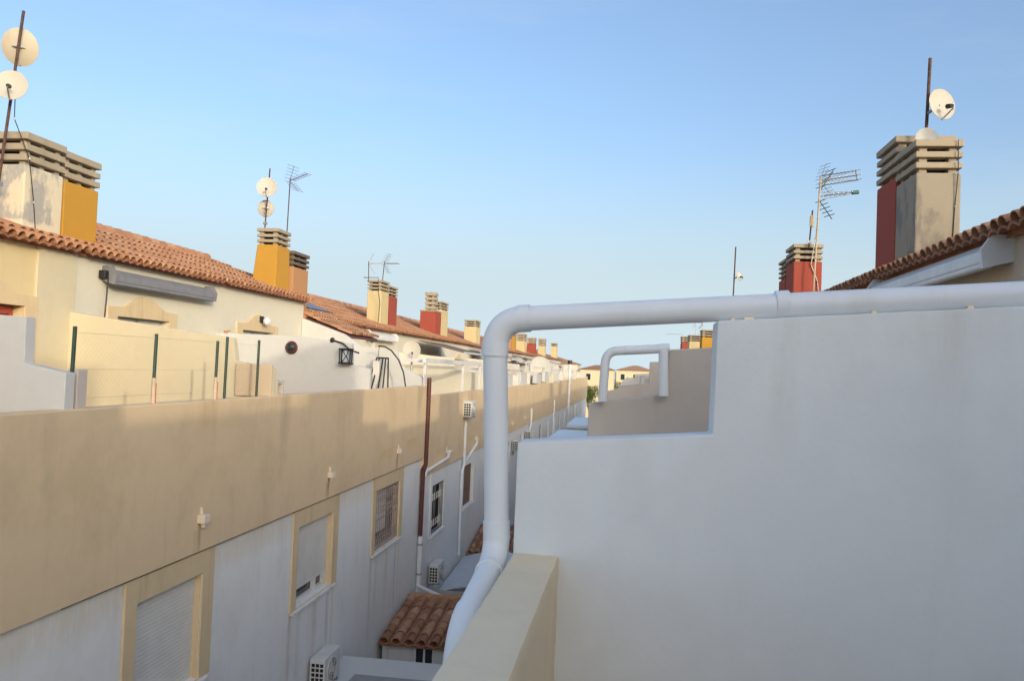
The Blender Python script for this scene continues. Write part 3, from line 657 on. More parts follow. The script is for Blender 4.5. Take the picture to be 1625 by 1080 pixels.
def yagi(label, base, top, fwd, mat_el=M_GALV, boom_mat=M_GALV, L=.9, n=8, el=.28, refl=True, group=None, tri=False, r=.016, mm=M_GALV):
    t = thing('television_aerial', label, 'aerial', base, group)
    base, top, fwd = Vector(base), Vector(top), Vector(fwd).normalized()
    MB().tube([base, top], r, 8).build('mast', mm, t, smooth=True)
    sd = fwd.cross(Vector((0, 0, 1))).normalized(); upv = sd.cross(fwd)
    p = top-Vector((0, 0, .08))
    booms = [Vector((0, 0, 0))] if not tri else [upv*.11, Vector((0, 0, 0)), -upv*.11]
    bm_ = MB()
    for bb in booms: bm_.tube([p+(bb*.15 if tri else bb), p+fwd*L+bb], .010, 6)
    bo = bm_.build('boom', boom_mat, t)
    e = MB()
    for k in range(n):
        c = p+fwd*(L*(k+1.)/n)
        for bb in booms: e.tube([c+bb-sd*el/2, c+bb+sd*el/2], .0075, 5)
    if tri: e.tube([p+fwd*L*.97+upv*.13, p+fwd*L*.97-upv*.13], .016, 6)
    e.build('element', mat_el, bo)
    if refl:
        q = MB()
        for s_ in (-1, 1):
            for k in range(5):
                c = p-fwd*.05+upv*s_*(.06+.075*k)-fwd*(.03*k) ; c = p+fwd*(.02+.045*k)+upv*s_*(.05+.075*k)
                q.tube([c-sd*.24, c+sd*.24], .006, 5)
            q.tube([p+fwd*.0+upv*s_*.03, p+fwd*.22+upv*s_*.37], .009, 6)
        q.build('reflector', mat_el, bo)
    return t
yagi('thin aerial with orange boom on the flared orange chimney', (-9.52, 22.3, 3.40), (-9.50, 22.3, 4.98), (.9, -.3, .25), M_GALV, M_ORYAG, .62, 7, .3, True, mm=M_MAST)
yagi('aerial with orange tip on the tall cream chimney', (-9.97, 31.2, 3.05), (-10.0, 31.2, 3.80), (.8, .3, .08), M_GALV, M_ORYAG, .5, 6, .35, True, mm=M_MAST)
yagi('pale bare aerial on the tall cream chimney', (-9.55, 31.6, 3.05), (-9.5, 31.6, 3.86), (.8, -.2, 0), M_GALV, M_ORYAG, .6, 7, .35, True, mm=M_MAST)
# right hand chimneys
mast('tall mast standing on the bare cement chimney', (4.06, 12.75, 3.25), (4.10, 12.75, 4.66), .024, M_MAST)
dish('large cream dish on the mast above the bare cement chimney', (4.22, 12.62, 3.95), (.34, -.9, .16), .21, (4.08, 12.74, 3.86))
dish('small grey dish just above the bare cement chimney cap', (4.03, 12.6, 3.46), (-.1, -.95, .25), .15, (4.07, 12.73, 3.42), plain('grey_dish', (.42, .42, .40), .6), arm=False)
A5 = yagi('tall green-tipped aerial on the bright red chimney', (4.16, 20.55, 2.05), (4.25, 20.55, 4.72), (.9, .35, .22), M_GALV, M_GALV, 1.0, 10, .30, True, tri=True, r=.022, mm=plain('beige_mast', (.48, .40, .28), .6))
q5 = MB(); p5 = Vector((4.22, 20.55, 4.28)); f5 = Vector((.9, .3, .16)).normalized(); s5 = f5.cross(Vector((0, 0, 1))).normalized(); u5 = s5.cross(f5)
for dd in (u5*.09, u5*0, -u5*.09): q5.tube([p5+dd, p5+f5*.92+dd*.2], .008, 6)
for k in range(6): q5.tube([p5+f5*(.15+.12*k)-s5*.2, p5+f5*(.15+.12*k)+s5*.2], .008, 5)
b5 = q5.build('lower_boom', M_GALV, A5); MB().tube([p5+f5*.86, p5+f5*1.02], [.045, .05], 10).build('tip_housing', M_GREEN, b5)
q5 = MB()
for s_, L5 in ((1, .62), (-1, .45)):
    for k in range(5):
        c = p5+f5*(.05+.06*k)+Vector((0, 0, s_*(.12+.09*k)))+Vector((0, 0, .1 if s_ > 0 else -.0)); q5.tube([c-s5*.22, c+s5*.22], .010, 5)
    q5.tube([p5+Vector((0, 0, s_*.08)), p5+f5*.36+Vector((0, 0, s_*.58))], .012, 6)
q5.build('lower_reflector', plain('grey_green_metal', (.12, .16, .14), .5, .3), A5)
t = mast('short dark rod beside the green-tipped aerial', (4.07, 20.75, 3.1), (4.13, 20.75, 3.98), .018, M_MAST); MB().box(4.08, 4.16, 20.70, 20.80, 3.6, 3.85).build('amplifier', plain('cream_plastic', (.7, .55, .3)), t)
mast('lone dark mast with small dish above the white pipe', (3.70, 32.73, 1.2), (3.77, 32.73, 4.86), .026, M_MAST)
dish('small dish on the lone dark mast', (3.90, 32.6, 3.74), (.7, -.6, .2), .16, (3.75, 32.72, 3.66))
yagi('small far aerial by the far orange chimney', (4.3, 58.5, 1.2), (4.3, 58.5, 3.6), (-.9, .2, 0), M_GALV, M_GALV, 1.0, 6, .5, True, 'far small aerials', r=.02)
yagi('small far aerial by the far orange chimney', (4.4, 54.2, 1.2), (4.4, 54.2, 3.3), (-.9, -.2, .1), M_MAST, M_ORYAG, .8, 6, .5, True, 'far small aerials', r=.02)
yagi('low far aerial standing apart beyond the far orange chimney', (3.9, 66, .8), (3.9, 66, 3.1), (-.9, .1, 0), M_GALV, M_GALV, 1.3, 4, .6, False, r=.022)
yagi('thin tall aerial on a far chimney across the alley', (-9.7, 94.5, 2.4), (-9.7, 94.5, 5.1), (.95, .2, 0), M_GALV, M_GALV, 1.2, 6, .4, False, r=.022)

def cable(label, pts, r=.008, mat=None):
    t = thing('aerial_cable', label, 'cable', pts[-1]); MB().tube(pts, r, 6).build('lead', mat or M_BLACK, t)
    for p in pts[1:-1]: MB().tube([Vector(p)+Vector((0, 0, -.012)), Vector(p)+Vector((0, 0, .012))], r*1.9, 6).build('cable_clip', M_GALV, t)
cable('black aerial cable clipped down the tall cream chimney', [(-9.97, 30.6, 3.12), (-9.42, 30.62, 3.14), (-9.41, 30.7, 2.6), (-9.43, 31.0, 2.2), (-9.44, 30.95, 1.7), (-9.44, 30.9, 1.32)], .014)
cable('thin cable running down the bare cement chimney', [(4.26, 12.06, 3.30), (4.27, 12.06, 2.85), (4.25, 12.10, 2.4), (4.22, 12.10, 1.60)], .006)
cable('dark cable hanging beside the patchy grey chimney', [(-9.42, 11.63, 4.4), (-9.49, 11.75, 3.5), (-9.41, 12.02, 2.95), (-9.432, 12.2, 2.3), (-9.436, 12.3, 1.75)], .007)
cable('pale cable on the bright red chimney', [(4.22, 20.50, 3.9), (4.20, 20.70, 3.3), (4.14, 20.80, 2.7), (4.30, 20.80, 2.3), (4.34, 20.80, 1.9)], .010, M_SHUT)
# ------------------------------------------------------------------ terraces across the alley
fn = thing('wire_fence', 'wire mesh fence on thin green posts along the tan parapet', 'fence', (-5.52, 10.3, -.6))
for y, h in ((8.02, .84), (9.54, .83), (11.08, .80), (11.36, .87), (12.40, .86)):
    MB().tube([(-5.66, y, -.62), (-5.66, y+.01, -.6+h)], .021, 8).build('post', M_FPOST, fn, smooth=True)
wm = MB(); fy0, fy1, fz0, fz1 = 8.02, 12.40, -.55, .20
def strand(a, b, r=.0004): wm.tube([a, b], r, 3, False)
for z in (-.5, -.2, .18): strand((-5.66, fy0, z), (-5.66, fy1, z), .0016)
st = .07; k = fy0-(fz1-fz0)
while k < fy1:
    for sg in (1, -1):
        y_a, y_b = k, k+(fz1-fz0); za, zb_ = (fz0, fz1) if sg > 0 else (fz1, fz0)
        if y_a < fy0: za += sg*(fy0-y_a); y_a = fy0
        if y_b > fy1: zb_ -= sg*(y_b-fy1); y_b = fy1
        if y_b > y_a: strand((-5.66, y_a, za), (-5.66, y_b, zb_))
    k += st
wm.build('wire_mesh', M_WIRE, fn)
for yy in (9.54, 11.08):
    MB().tube([(-5.66, yy, -.6), (-5.66, yy+.003, -.30)], .026, 8).build('post_sleeve', plain('pale_sleeve', (.62, .50, .36)), fn); MB().tube([(-5.645, yy+.012, -.6), (-5.645, yy+.012, -.36)], .016, 6).build('red_tape', plain('red_tape', (.55, .07, .04)), fn)
MB().box(-5.72, -5.60, 8.03, 8.19, -.62, -.20).build('end_block', M_GREYW, fn, bevel=.01)

def awning(label, X, side, ya, yb, z, r, mat, bar):
    t = thing('rolled_awning', label, 'awning', (X, (ya+yb)/2, z-.15))
    pf = [(X-side*0, z+.08), (X-side*.14, z+.08), (X-side*.26, z-.02), (X-side*.27, z-.13), (X-side*.20, z-.20), (X-side*.0, z-.06)]
    MB().prism(pf, ya, yb, 'y').build('cassette', mat, t, bevel=.012)
    MB().tube([(X-side*.24, ya+.02, z-.17), (X-side*.24, yb-.02, z-.17)], .035, 10).build('front_bar', bar, t, smooth=True)
    for y in (ya-.06, yb): MB().prism([(X+side*.03, z+.13), (X-side*.20, z+.13), (X-side*.30, z-.02), (X-side*.28, z-.20), (X+side*.03, z-.12)], y, y+.055, 'y').build('end_bracket', bar, t)
    return t
aw = awning('grey rolled awning under the tiled eave of the cream house', -9.22, -1, 13.75, 17.3, 1.36, .1, M_AWN, M_AWN)
MB().tube([(-9.05, 13.66, 1.28), (-9.02, 13.55, .3)], .012, 6).build('crank_rod', M_BLACK, aw); MB().box(-9.18, -9.05, 13.56, 13.68, 1.26, 1.40).build('gearbox', M_BLACK, aw, bevel=.02)
awning('long white rolled awning under the tiled eave', 3.60, 1, 8.75, 12.70, 1.33, .1, M_WHITEM, M_WHITEM)
awning('white rolled awning under the eave beyond the iron bracket', -9.2, -1, 28.6, 31.9, .98, .1, M_WHITEM, M_WHITEM)

def lathe(mb, c, axis, prof, n=14):
    c = Vector(c); ax = Vector(axis).normalized(); mb.tube([c+ax*p for p, r in prof], [max(r, .001) for p, r in prof], n); return mb
t = thing('wall_lamp', 'round white globe lamp on the pediment', 'lamp', (-9.17, 20.12, .86))
MB().box(-9.20, -9.10, 20.02, 20.18, .86, 1.02).build('mount', M_BLACK, t, bevel=.01)
lathe(MB(), (-9.10, 20.16, .90), (1, 0, 0), [(0, .02), (.02, .08), (.08, .11), (.14, .08), (.175, .01)]).build('globe', plain('white_globe', (.85, .84, .8), .3), t, smooth=True)
t = thing('bulkhead_lamp', 'dark brown bulkhead lamp on the long white divider wall', 'lamp', (-7.37, 17.84, .24))
lathe(MB(), (-7.37, 17.851, .24), (0, -1, 0), [(0, .13), (.04, .145), (.07, .12)]).build('housing', M_BROWN, t, smooth=True)
lathe(MB(), (-7.37, 17.79, .24), (0, -1, 0), [(0, .10), (.04, .08), (.065, .01)]).build('lens', M_GLASS, t, smooth=True)
t = thing('wall_light', 'small orange wall light beside the pediment door', 'lamp', (-9.22, 18.35, .5)); MB().box(-9.21, -9.10, 18.28, 18.42, .45, .58).build('body', M_SALM, t, bevel=.01); MB().box(-9.10, -9.08, 18.31, 18.39, .48, .55).build('lens', M_WHITEM, t)
BK = lambda x, y, z: (x*.7812, y*.7812, z*.7812)
t = thing('iron_bracket', 'black scrolled iron wall bracket with hanging lantern', 'bracket', (-6.2, 17.8, .43))
MB(BK).tube([(-8.26, 22.84, .56), (-7.95, 22.80, .48), (-7.7, 22.72, .30), (-7.42, 22.66, .22)], .022, 8).build('arm', M_BLACK, t)
lathe(MB(BK), (-8.26, 22.845, .56), (0, -1, 0), [(0, .07), (.03, .07), (.05, .02)]).build('rose', M_BLACK, t)
L_ = MB(BK)
for (x, y) in ((-7.96, 22.62), (-7.66, 22.62), (-7.96, 22.80), (-7.66, 22.80)): L_.tube([(x+(.05 if x < -7.8 else -.05)*0, y, .32), (x, y, -.06)], .018, 6)
L_.box(-7.99, -7.63, 22.6, 22.82, -.09, -.05); L_.box(-7.99, -7.63, 22.6, 22.82, .30, .34); L_.tube([(-7.9, 22.66, .3), (-7.78, 22.66, .1), (-7.72, 22.66, .3)], .014, 6); L_.tube([(-7.9, 22.66, -.05), (-7.78, 22.66, .14), (-7.70, 22.66, -.05)], .014, 6)
L_.build('lantern_frame', M_BLACK, t); MB(BK).box(-7.90, -7.72, 22.68, 22.76, -.04, .29).build('lantern_glass', M_POLY, t)
t = thing('hanging_chair_stand', 'thin black curved stand arching over the terrace', 'stand', (-6.0, 22.1, -1.78))
MB().tube([(-6.72, 22.15, .43), (-6.55, 22.15, .42), (-6.36, 22.15, .32), (-6.15, 22.15, .08), (-6.0, 22.15, -.25), (-5.93, 22.15, -.6), (-5.93, 22.15, -1.0), (-6.0, 22.15, -1.76)], .02, 8).build('curved_pole', M_BLACK, t, smooth=True)
MB().tube([(-6.70, 22.15, .43), (-6.71, 22.15, .16)], .008, 6).build('chain', M_BLACK, t); MB().tube([(-6.7, 22.15, -1.75), (-5.95, 22.15, -1.75)], .025, 8).build('foot', M_BLACK, t)
t = thing('folded_chair', 'folded black metal chair frames leaning on the white wall', 'chair', (-6.7, 22.3, -1.78))
for (x0, x1) in ((-6.87, -7.10), (-6.80, -6.93), (-6.70, -6.72), (-6.62, -6.58), (-6.55, -6.42)):
    MB().tube([(x0, 22.55, .11), (x1, 22.2, -.95), (x1-.02, 22.1, -1.77)], .022, 6).build('leg', M_BLACK, t)
MB().tube([(-6.88, 22.55, .11), (-6.54, 22.55, .11)], .024, 6).build('top_bar', M_BLACK, t); MB().box(-6.92, -6.74, 22.38, 22.42, -1.2, .03).build('seat_sling', M_SHUT, t)
t = thing('concrete_block', 'small grey hollow block against the long white divider wall', 'block', (-7.0, 17.7, -.62))
wb = MB(lambda d, y, z: (y, 17.86-.12+d, z)); wall_holes(wb, -.10, .09, -7.62, -7.36, -.62, -.30, [(-7.57, -7.41, -.58, -.40)]); 
bpy.data.objects.remove(t)
t = thing('concrete_block', 'small grey hollow block standing on the tan parapet', 'block', (-5.63, 13.25, -.6))
wb = MB(lambda d, y, z: (d, y, z)); wall_holes(wb, -5.70, -5.60, 13.02, 13.30, -.61, -.36, [(13.08, 13.24, -.57, -.42)]); wb.build('shell', M_GREYW, t, bevel=.008)
sp = thing('solar_panel', 'glossy blue-grey solar panel lying on the lower tiled roof', 'solar panel', (-10.2, 25.9, 1.6))
sv = lambda d, y: (-9.0-d, y, 1.22+d*SL+.11)
m = MB(); a, b, c_, d_ = sv(.55, 24.3), sv(.55, 26.4), sv(1.75, 26.4), sv(1.75, 24.3); dn = Vector((0, 0, -.06))
m.add([a, b, c_, d_]+[tuple(Vector(p)+dn) for p in (a, b, c_, d_)], [(0, 1, 2, 3), (7, 6, 5, 4), (0, 4, 5, 1), (1, 5, 6, 2), (2, 6, 7, 3), (3, 7, 4, 0)]); m.build('frame', M_BLACK, sp)
ins = lambda p: tuple(Vector(p)+(Vector((-10.15, 25.35, 1.22+1.15*SL+.11))-Vector(p))*.04+Vector((0, 0, .004)))
m = MB(); a, b, c_, d_ = [ins(p) for p in (a, b, c_, d_)]; m.add([a, b, c_, d_], [(0, 1, 2, 3)]); m.build('glass', M_SOLAR, sp)
# tiled porch strip of the lower house
po = thing('porch_roof', 'short tiled porch roof beside the sloping cream wall', 'roof', (-8.2, 24.0, .7))
ux = Vector((-1, 0, .36)).normalized(); un = Vector((.36, 0, 1)).normalized(); og = Vector((-7.8, 23.0, .74))
dk = MB().prism([(-7.8, .70), (-9.1, 1.17), (-9.1, 1.10), (-7.8, .63)], 23.0, 25.6, 'y').build('deck', M_BROWN, po)
tile_field(po, og, ux, Vector((0, 1, 0)), un, 12, 4, .217, .34, 48, TILEOLD_ME)
for y in (23.1, 25.4): MB().box(-7.95, -7.85, y, y+.1, -1.9, .66).build('post', M_WHITEM, po)
# white pergola along the parapet
pg = thing('pergola', 'white pergola beam on posts above the tan parapet', 'pergola', (-5.75, 27.5, -2.1))
MB().box(-5.80, -5.70, 23.4, 32.6, .02, .16).build('beam', M_WHITEM, pg); 
for y in (23.5, 29.05, 32.4): MB().box(-5.79, -5.71, y, y+.09, -2.1, .019).build('post', M_WHITEM, pg)
for k in range(7): MB().box(-8.9, -5.81, 23.7+k*1.4, 23.78+k*1.4, .04, .14).build('rafter', M_WHITEM, pg)
MB().box(-8.9, -5.9, 30.2, 34.8, .30, .33)
t = thing('shade_awning', 'dark brown open awning sloping from the eave', 'awning', (-8.2, 38, .2))
MB().prism([(-9.0, 1.0), (-7.0, .55), (-7.0, .52), (-9.0, .96)], 35.5, 40.5, 'y').build('canopy', M_BROWNW, t); MB().tube([(-7.0, 35.5, .53), (-7.0, 40.5, .53)], .04, 8).build('front_bar', M_WHITEM, t)
t = thing('shade_awning', 'pinkish awning on the terrace further down the row', 'awning', (-8.2, 49, .2))
MB().prism([(-9.0, 1.0), (-6.6, .45), (-6.6, .42), (-9.0, .96)], 47.5, 51.5, 'y').build('canopy', plain('pink_canvas', (.45, .32, .27), .8), t); MB().tube([(-6.6, 47.5, .43), (-6.6, 51.5, .43)], .04, 8).build('front_bar', M_WHITEM, t)
t = thing('aerial_mast', 'short stub mast beside the white pergola', 'mast', (-7.0, 26.8, -.3)); MB().tube([(-7.0, 26.8, -2.1), (-7.0, 26.8, .6)], .03, 8).build('pole', M_GALV, t)
dish('white dish above the white pergola', (-6.95, 26.55, .42), (.3, -.9, .2), .28, (-7.0, 26.78, .4))
t = thing('aerial_mast', 'stout mast on a far terrace', 'mast', (-6.6, 62.3, -.9)); MB().tube([(-6.6, 62.3, -2.4), (-6.6, 62.3, .3)], .05, 8).build('pole', M_GALV, t)
dish('very large pale dish on a far terrace across the alley', (-6.5, 62, -.02), (.35, -.85, .25), .85, (-6.6, 62.25, -.1), plain('pale_grey_dish', (.50, .50, .45), .6))
for (y, z0, z1, X) in ((39.5, -.95, -.35, -5.72), (45.2, -.95, -.30, -5.72), (52.6, -.9, -.42, -5.72), (57.8, -.9, -.25, -5.72)):
    t = thing('screen_wall', 'short white screen wall raised on the far tan parapet', 'wall', (X, y, z0), 'white screens on the far parapets')
    MB().box(X-.12, X+.12, y-1.3, y+1.3, z0, z1).build('panel', M_WHITEW, t, bevel=.01); MB().box(X-.14, X+.14, y-1.32, y+1.32, z1, z1+.05).build('coping', M_WHITEW, t)

for (y, col, nm, lb) in ((56.5, (.52, .50, .46), 'pale_canvas', 'pale canvas awning on a far terrace across the alley'), (66.5, (.16, .10, .08), 'brown_canvas', 'dark brown awning on a far terrace across the alley'), (74.0, (.50, .36, .24), 'sand_canvas', 'sand coloured awning on a far terrace across the alley'), (86.0, (.30, .12, .08), 'rust_canvas', 'rust red awning on a far terrace across the alley')):
    t = thing('shade_awning', lb, 'awning', (-8.0, y, .1))
    MB().prism([(-9.05, .95), (-6.7, .40), (-6.7, .37), (-9.05, .91)], y-1.7, y+1.7, 'y').build('canopy', plain(nm, col, .85), t); MB().tube([(-6.7, y-1.7, .38), (-6.7, y+1.7, .38)], .04, 8).build('front_bar', M_WHITEM, t)
    for q in (-1.6, 1.6): MB().tube([(-6.72, y+q, .37), (-6.72, y+q, -2.0)], .03, 6).build('post', M_WHITEM, t)
rr = random.Random(11)
for k in range(12):
    y = 36+k*6.1+rr.uniform(-1.5, 1.5); z1 = rr.uniform(-.45, .15); w2 = rr.uniform(.5, 1.1)
    t = thing('storage_cupboard', 'pale boxy cupboard standing behind a far tan parapet', 'cupboard', (-6.3, y, -2.1), 'pale cupboards on the far terraces')
    MB().box(-6.6, -6.0, y-w2, y+w2, -2.1, z1).build('carcass', (M_WHITEW, M_CREAM, M_GREYW)[k % 3], t, bevel=.01); MB().box(-6.65, -5.95, y-w2-.05, y+w2+.05, z1+.001, z1+.06).build('lid', M_WHITEW, t); MB().box(-5.999, -5.985, y-.04, y+.04, z1-.5, z1-.4).build('handle', M_BLACK, t)
# ------------------------------------------------------------------ pipes and units on the rear wall across the alley
bp_ = thing('downpipe', 'brown and white downpipe running down the rear wall', 'pipe', (-5.5, 23.0, -6.2))
MB().tube([(-5.50, 23.06, -.38), (-5.50, 23.06, -2.78)], .062, 14).build('upper_pipe', M_BROWN, bp_, smooth=True)
MB().tube([(-5.50, 23.06, -2.76), (-5.52, 22.88, -2.92)], .066, 14).build('offset', M_BROWN, bp_, smooth=True)
MB().tube([(-5.52, 22.88, -2.9), (-5.53, 22.88, -4.75)], .062, 14).build('lower_pipe', M_BROWN, bp_, smooth=True)
MB().tube([(-5.52, 22.88, -4.7), (-5.52, 22.88, -6.2)], .068, 14).build('white_pipe', M_PVC, bp_, smooth=True)
for z in (-4.95, -5.75): MB().tube([(-5.52, 22.88, z), (-5.52, 22.88, z+.05)], .08, 14).build('pipe_clip', M_GALV, bp_)
MB().box(-5.6, -5.57, 22.78, 22.98, -.7, -.3).build('wall_strip', M_WHITEM, bp_)
t = thing('overflow_pipe', 'white slanting pipe joining the brown downpipe', 'pipe', (-5.5, 24.4, -3.2))
MB().tube([(-5.47, 25.93, -2.74), (-5.47, 25.8, -2.86), (-5.50, 23.12, -2.98), (-5.51, 22.98, -3.12)], .045, 10).build('pipe', M_PVC, t, smooth=True); lathe(MB(), (-5.47, 25.94, -2.78), (0, 0, 1), [(0, .05), (.1, .11), (.14, .11)]).build('hopper', M_PVC, t)
t = thing('downpipe', 'slim white downpipe past the wall-hung cooling unit', 'pipe', (-5.52, 28.6, -6.4))
MB().tube([(-5.52, 28.75, -1.9), (-5.52, 28.75, -3.4), (-5.53, 28.5, -3.6), (-5.53, 28.5, -6.4)], .05, 12).build('pipe', M_PVC, t, smooth=True)
MB().tube([(-5.5, 31.0, -2.78), (-5.5, 30.85, -2.9), (-5.52, 28.78, -3.35)], .045, 10).build('branch', M_PVC, t, smooth=True)
t = thing('waste_pipe', 'short white pipe slanting above the tiled lean-to', 'pipe', (-5.0, 22.6, -6.4))
MB().tube([(-5.52, 22.85, -6.05), (-4.35, 22.0, -6.18)], .055, 12).build('pipe', M_PVC, t, smooth=True); MB().tube([(-4.42, 22.05, -6.172), (-4.33, 21.98, -6.182)], .062, 12).build('socket', M_PVC, t, smooth=True)
def ac(label, X, y0, z0, w_=.82, h=.58, dpt=.32, legs=True, group=None):
    t = thing('cooling_unit', label, 'air conditioner', (X+dpt/2, y0+w_/2, z0), group)
    MB().box(X+.03, X+dpt, y0, y0+w_, z0+.04, z0+h).build('casing', M_ACW, t, bevel=.02)
    g = MB()                                              # side grille, dark slots
    for i in range(3):
        for j in range(5): g.box(X+.07+i*.08, X+.13+i*.08, y0-.004, y0+.01, z0+.09+j*.085, z0+.15+j*.085)
    g.build('side_vent', M_DARK, t)
    cy, cz = y0+w_*.44, z0+h*.52
    lathe(MB(), (X+dpt-.002, cy, cz), (1, 0, 0), [(0, .235), (.012, .235), (.018, .22)], 24).build('fan_ring', M_ACW, t, smooth=True)
    lathe(MB(), (X+dpt+.014, cy, cz), (1, 0, 0), [(0, .205), (.006, .205)], 24).build('fan_opening', M_DARK, t)
    f = MB()
    for r in (.06, .11, .16, .205): f.tube([(X+dpt+.03, cy+r*math.cos(q*.4488), cz+r*math.sin(q*.4488)) for q in range(15)], .006, 5)
    for q in range(6): f.tube([(X+dpt+.03, cy, cz), (X+dpt+.03, cy+.22*math.cos(q*1.047), cz+.22*math.sin(q*1.047))], .006, 5)
    f.build('fan_guard', M_ACW, t)
    b = MB()
    for yy in (y0+.1, y0+w_-.16): b.box(X, X+dpt+.02, yy, yy+.05, z0, z0+.04); b.box(X, X+.03, yy, yy+.05, z0-.18, z0)
    b.build('bracket', M_GALV, t)
    return t
ac('cooling unit low on the wall below the half-open shutter', -5.585, 14.95, -5.98)
ac('cooling unit hung high on the tan parapet', -5.585, 28.35, -1.78)
ac('cooling unit low beside the brown and white downpipe', -5.585, 24.2, -6.35)
ac('cooling unit on the far rear wall', -5.585, 41.2, -4.1, group='far cooling units')
ac('cooling unit on the far rear wall', -5.585, 46.4, -4.0, group='far cooling units')

for k in (9, 12):
    y = yL(k)+.35+random.uniform(-.2, .3)
    t = thing('downpipe', 'far white downpipe on the rear wall across the alley', 'pipe', (-5.5, y, -6.5), 'far white downpipes across the alley')
    MB().tube([(-5.5, y, -2.3), (-5.5, y, -3.2), (-5.53, y-.15, -3.4), (-5.53, y-.15, -E)], .055, 8).build('pipe', M_PVC, t, smooth=True)
    MB().tube([(-5.5, y, -3.16), (-5.5, y, -3.05)], .07, 8).build('socket', M_PVC, t)
t = thing('downpipe', 'far dark-topped downpipe rising above the far parapets', 'pipe', (-5.5, 78, -3)); MB().tube([(-5.5, 78, .6), (-5.5, 78, -3.6)], .12, 8).build('pipe', M_PVC, t, smooth=True); MB().tube([(-5.5, 78, .5), (-5.5, 78, .85)], .2, 8).build('cowl', M_BLACK, t)
# ------------------------------------------------------------------ patio level
lr = thing('lean_to', 'white lean-to with weathered tiled roof and small window', 'shed', (-4.2, 20.6, -E))
ez_, e_y, rz_, r_y = -6.46, 19.3, -6.13, 21.95
wl = MB(lambda d, y, z: (y, 19.48+d, z)); wall_holes(wl, 0, .12, -5.35, -2.2, -E, -6.52, [(-4.74, -4.26, -6.98, -6.58)]); wl.build('wall', M_WHITEW, lr)
W = MB().box(-4.73, -4.27, 19.55, 19.56, -6.98, -6.58).build('window', M_GLASS, lr); fr = MB(); [fr.box(x, x+.045, 19.50, 19.548, -6.98, -6.58) for x in (-4.74, -4.522, -4.305)]; fr.build('window_frame', M_WHITEM, W)
sl2 = (rz_-ez_)/(r_y-e_y); ux = Vector((0, 1, sl2)).normalized(); un = Vector((0, -sl2, 1)).normalized()
rf = MB().prism([(e_y+.05, ez_-.055), (r_y, rz_-.06), (r_y, rz_-.16), (e_y+.05, ez_-.085)], -5.56, -2.0, 'x').build('roof', M_CHAN, lr)
cm = MB(); chan_sheet(cm, Vector((-5.56, e_y, ez_)), ux, Vector((1, 0, 0)), un, 3.55, 2.7, .295); cm.build('channel_tiles', M_CHAN, rf, smooth=True)
tile_field(rf, Vector((-5.56, e_y, ez_+.03)), ux, Vector((1, 0, 0)), un, 12, 7, .295, .375, 105, TILEOLD_ME, scale=1.28)
MB().box(-5.56, -2.0, 21.93, 22.16, -6.32, -6.03).build('ridge_capping', M_SALM, rf, bevel=.03, rough=.01, cut=.2)
MB().box(-5.5, -5.36, 19.50, 22.1, -E, -6.5).build('side_wall', M_WHITEW, lr)
fx = thing('patio_extension', 'flat-roofed white patio extension below the half-open shutter', 'extension', (-4.3, 14.6, -E))
MB().box(-5.58, -2.6, 12.6, 16.85, -E, -6.10).build('wall', M_WHITEW, fx)
MB().box(-5.585, -2.55, 12.55, 16.92, -6.098, -5.99).build('roof_slab', M_WHITEW, fx, bevel=.015)
MB().box(-5.0, -2.9, 12.7, 15.9, -5.989, -5.96).build('roofing_felt', plain('grey_felt', (.33, .32, .32), .9), fx)
t = thing('canopy', 'pale translucent canopy over the patio beyond the lean-to', 'canopy', (-4.4, 27.3, -E))
ar = [(-5.5+2.7*i/12, .26*math.sin(math.pi*i/12)) for i in range(13)]; cv = MB()
cv.add([(x, y, zb_+dz_-lay) for lay in (0, .025) for (y, zb_) in ((25.2, -6.80), (29.3, -6.62)) for (x, dz_) in ar], [f for i in range(12) for f in ((i, i+1, 14+i, 13+i), (26+i, 39+i, 40+i, 27+i), (i, 26+i, 27+i, i+1), (13+i, 14+i, 40+i, 39+i))]+[(0, 13, 39, 26), (12, 38, 51, 25)])
cv.build('arched_sheet', M_POLY, t, smooth=True)
MB().box(-5.5, -2.8, 25.1, 25.22, -6.95, -6.74).build('front_beam', M_GREYW, t)
for x in (-5.45, -2.9): MB().box(x, x+.09, 25.11, 25.2, -E, -6.951).build('post', M_WHITEM, t)
t2 = thing('shed', 'far tiled shed beyond the translucent canopy', 'shed', (-4.3, 31.5, -E))
MB().box(-5.56, -2.9, 30.6, 33.3, -E, -6.68).build('wall', M_WHITEW, t2)
rf = MB().prism([(30.3, -6.72), (33.4, -6.2), (33.4, -6.28), (30.3, -6.80)], -5.58, -2.7, 'x').build('roof', M_CHAN, t2)
ux = Vector((0, 3.1, .52)).normalized(); un = Vector((0, -.52, 3.1)).normalized()
tile_field(rf, Vector((-5.58, 30.3, -6.70)), ux, Vector((1, 0, 0)), un, 12, 8, .235, .38, 96, TILEOLD_ME)
for (y0, y1, x0, x1, z, lb) in ((17.6, 21.6, -1.75, -.40, -1.52, 'nearer flat white-roofed box extension behind the white wall top'), (22.4, 26.2, -1.62, -.40, -1.44, 'further flat white-roofed box extension behind the white wall top')):
    t = thing('roof_extension', lb, 'extension', ((x0+x1)/2, (y0+y1)/2, -E))
    MB().box(x0+.06, x1, y0+.06, y1-.06, -E, z-.10).build('wall', M_WHITEW, t); MB().box(x0, x1+.03, y0, y1, z-.098, z).build('roof_slab', M_POLY, t, bevel=.02)
    MB().box(x0+.9, x0+1.1, y0+.6, y0+1.6, z+.001, z+.10).build('skylight', M_GLASS, t, bevel=.02)
t = thing('patio_wall', 'long white wall dividing the patios along the alley', 'wall', (-2.4, 50, -E))
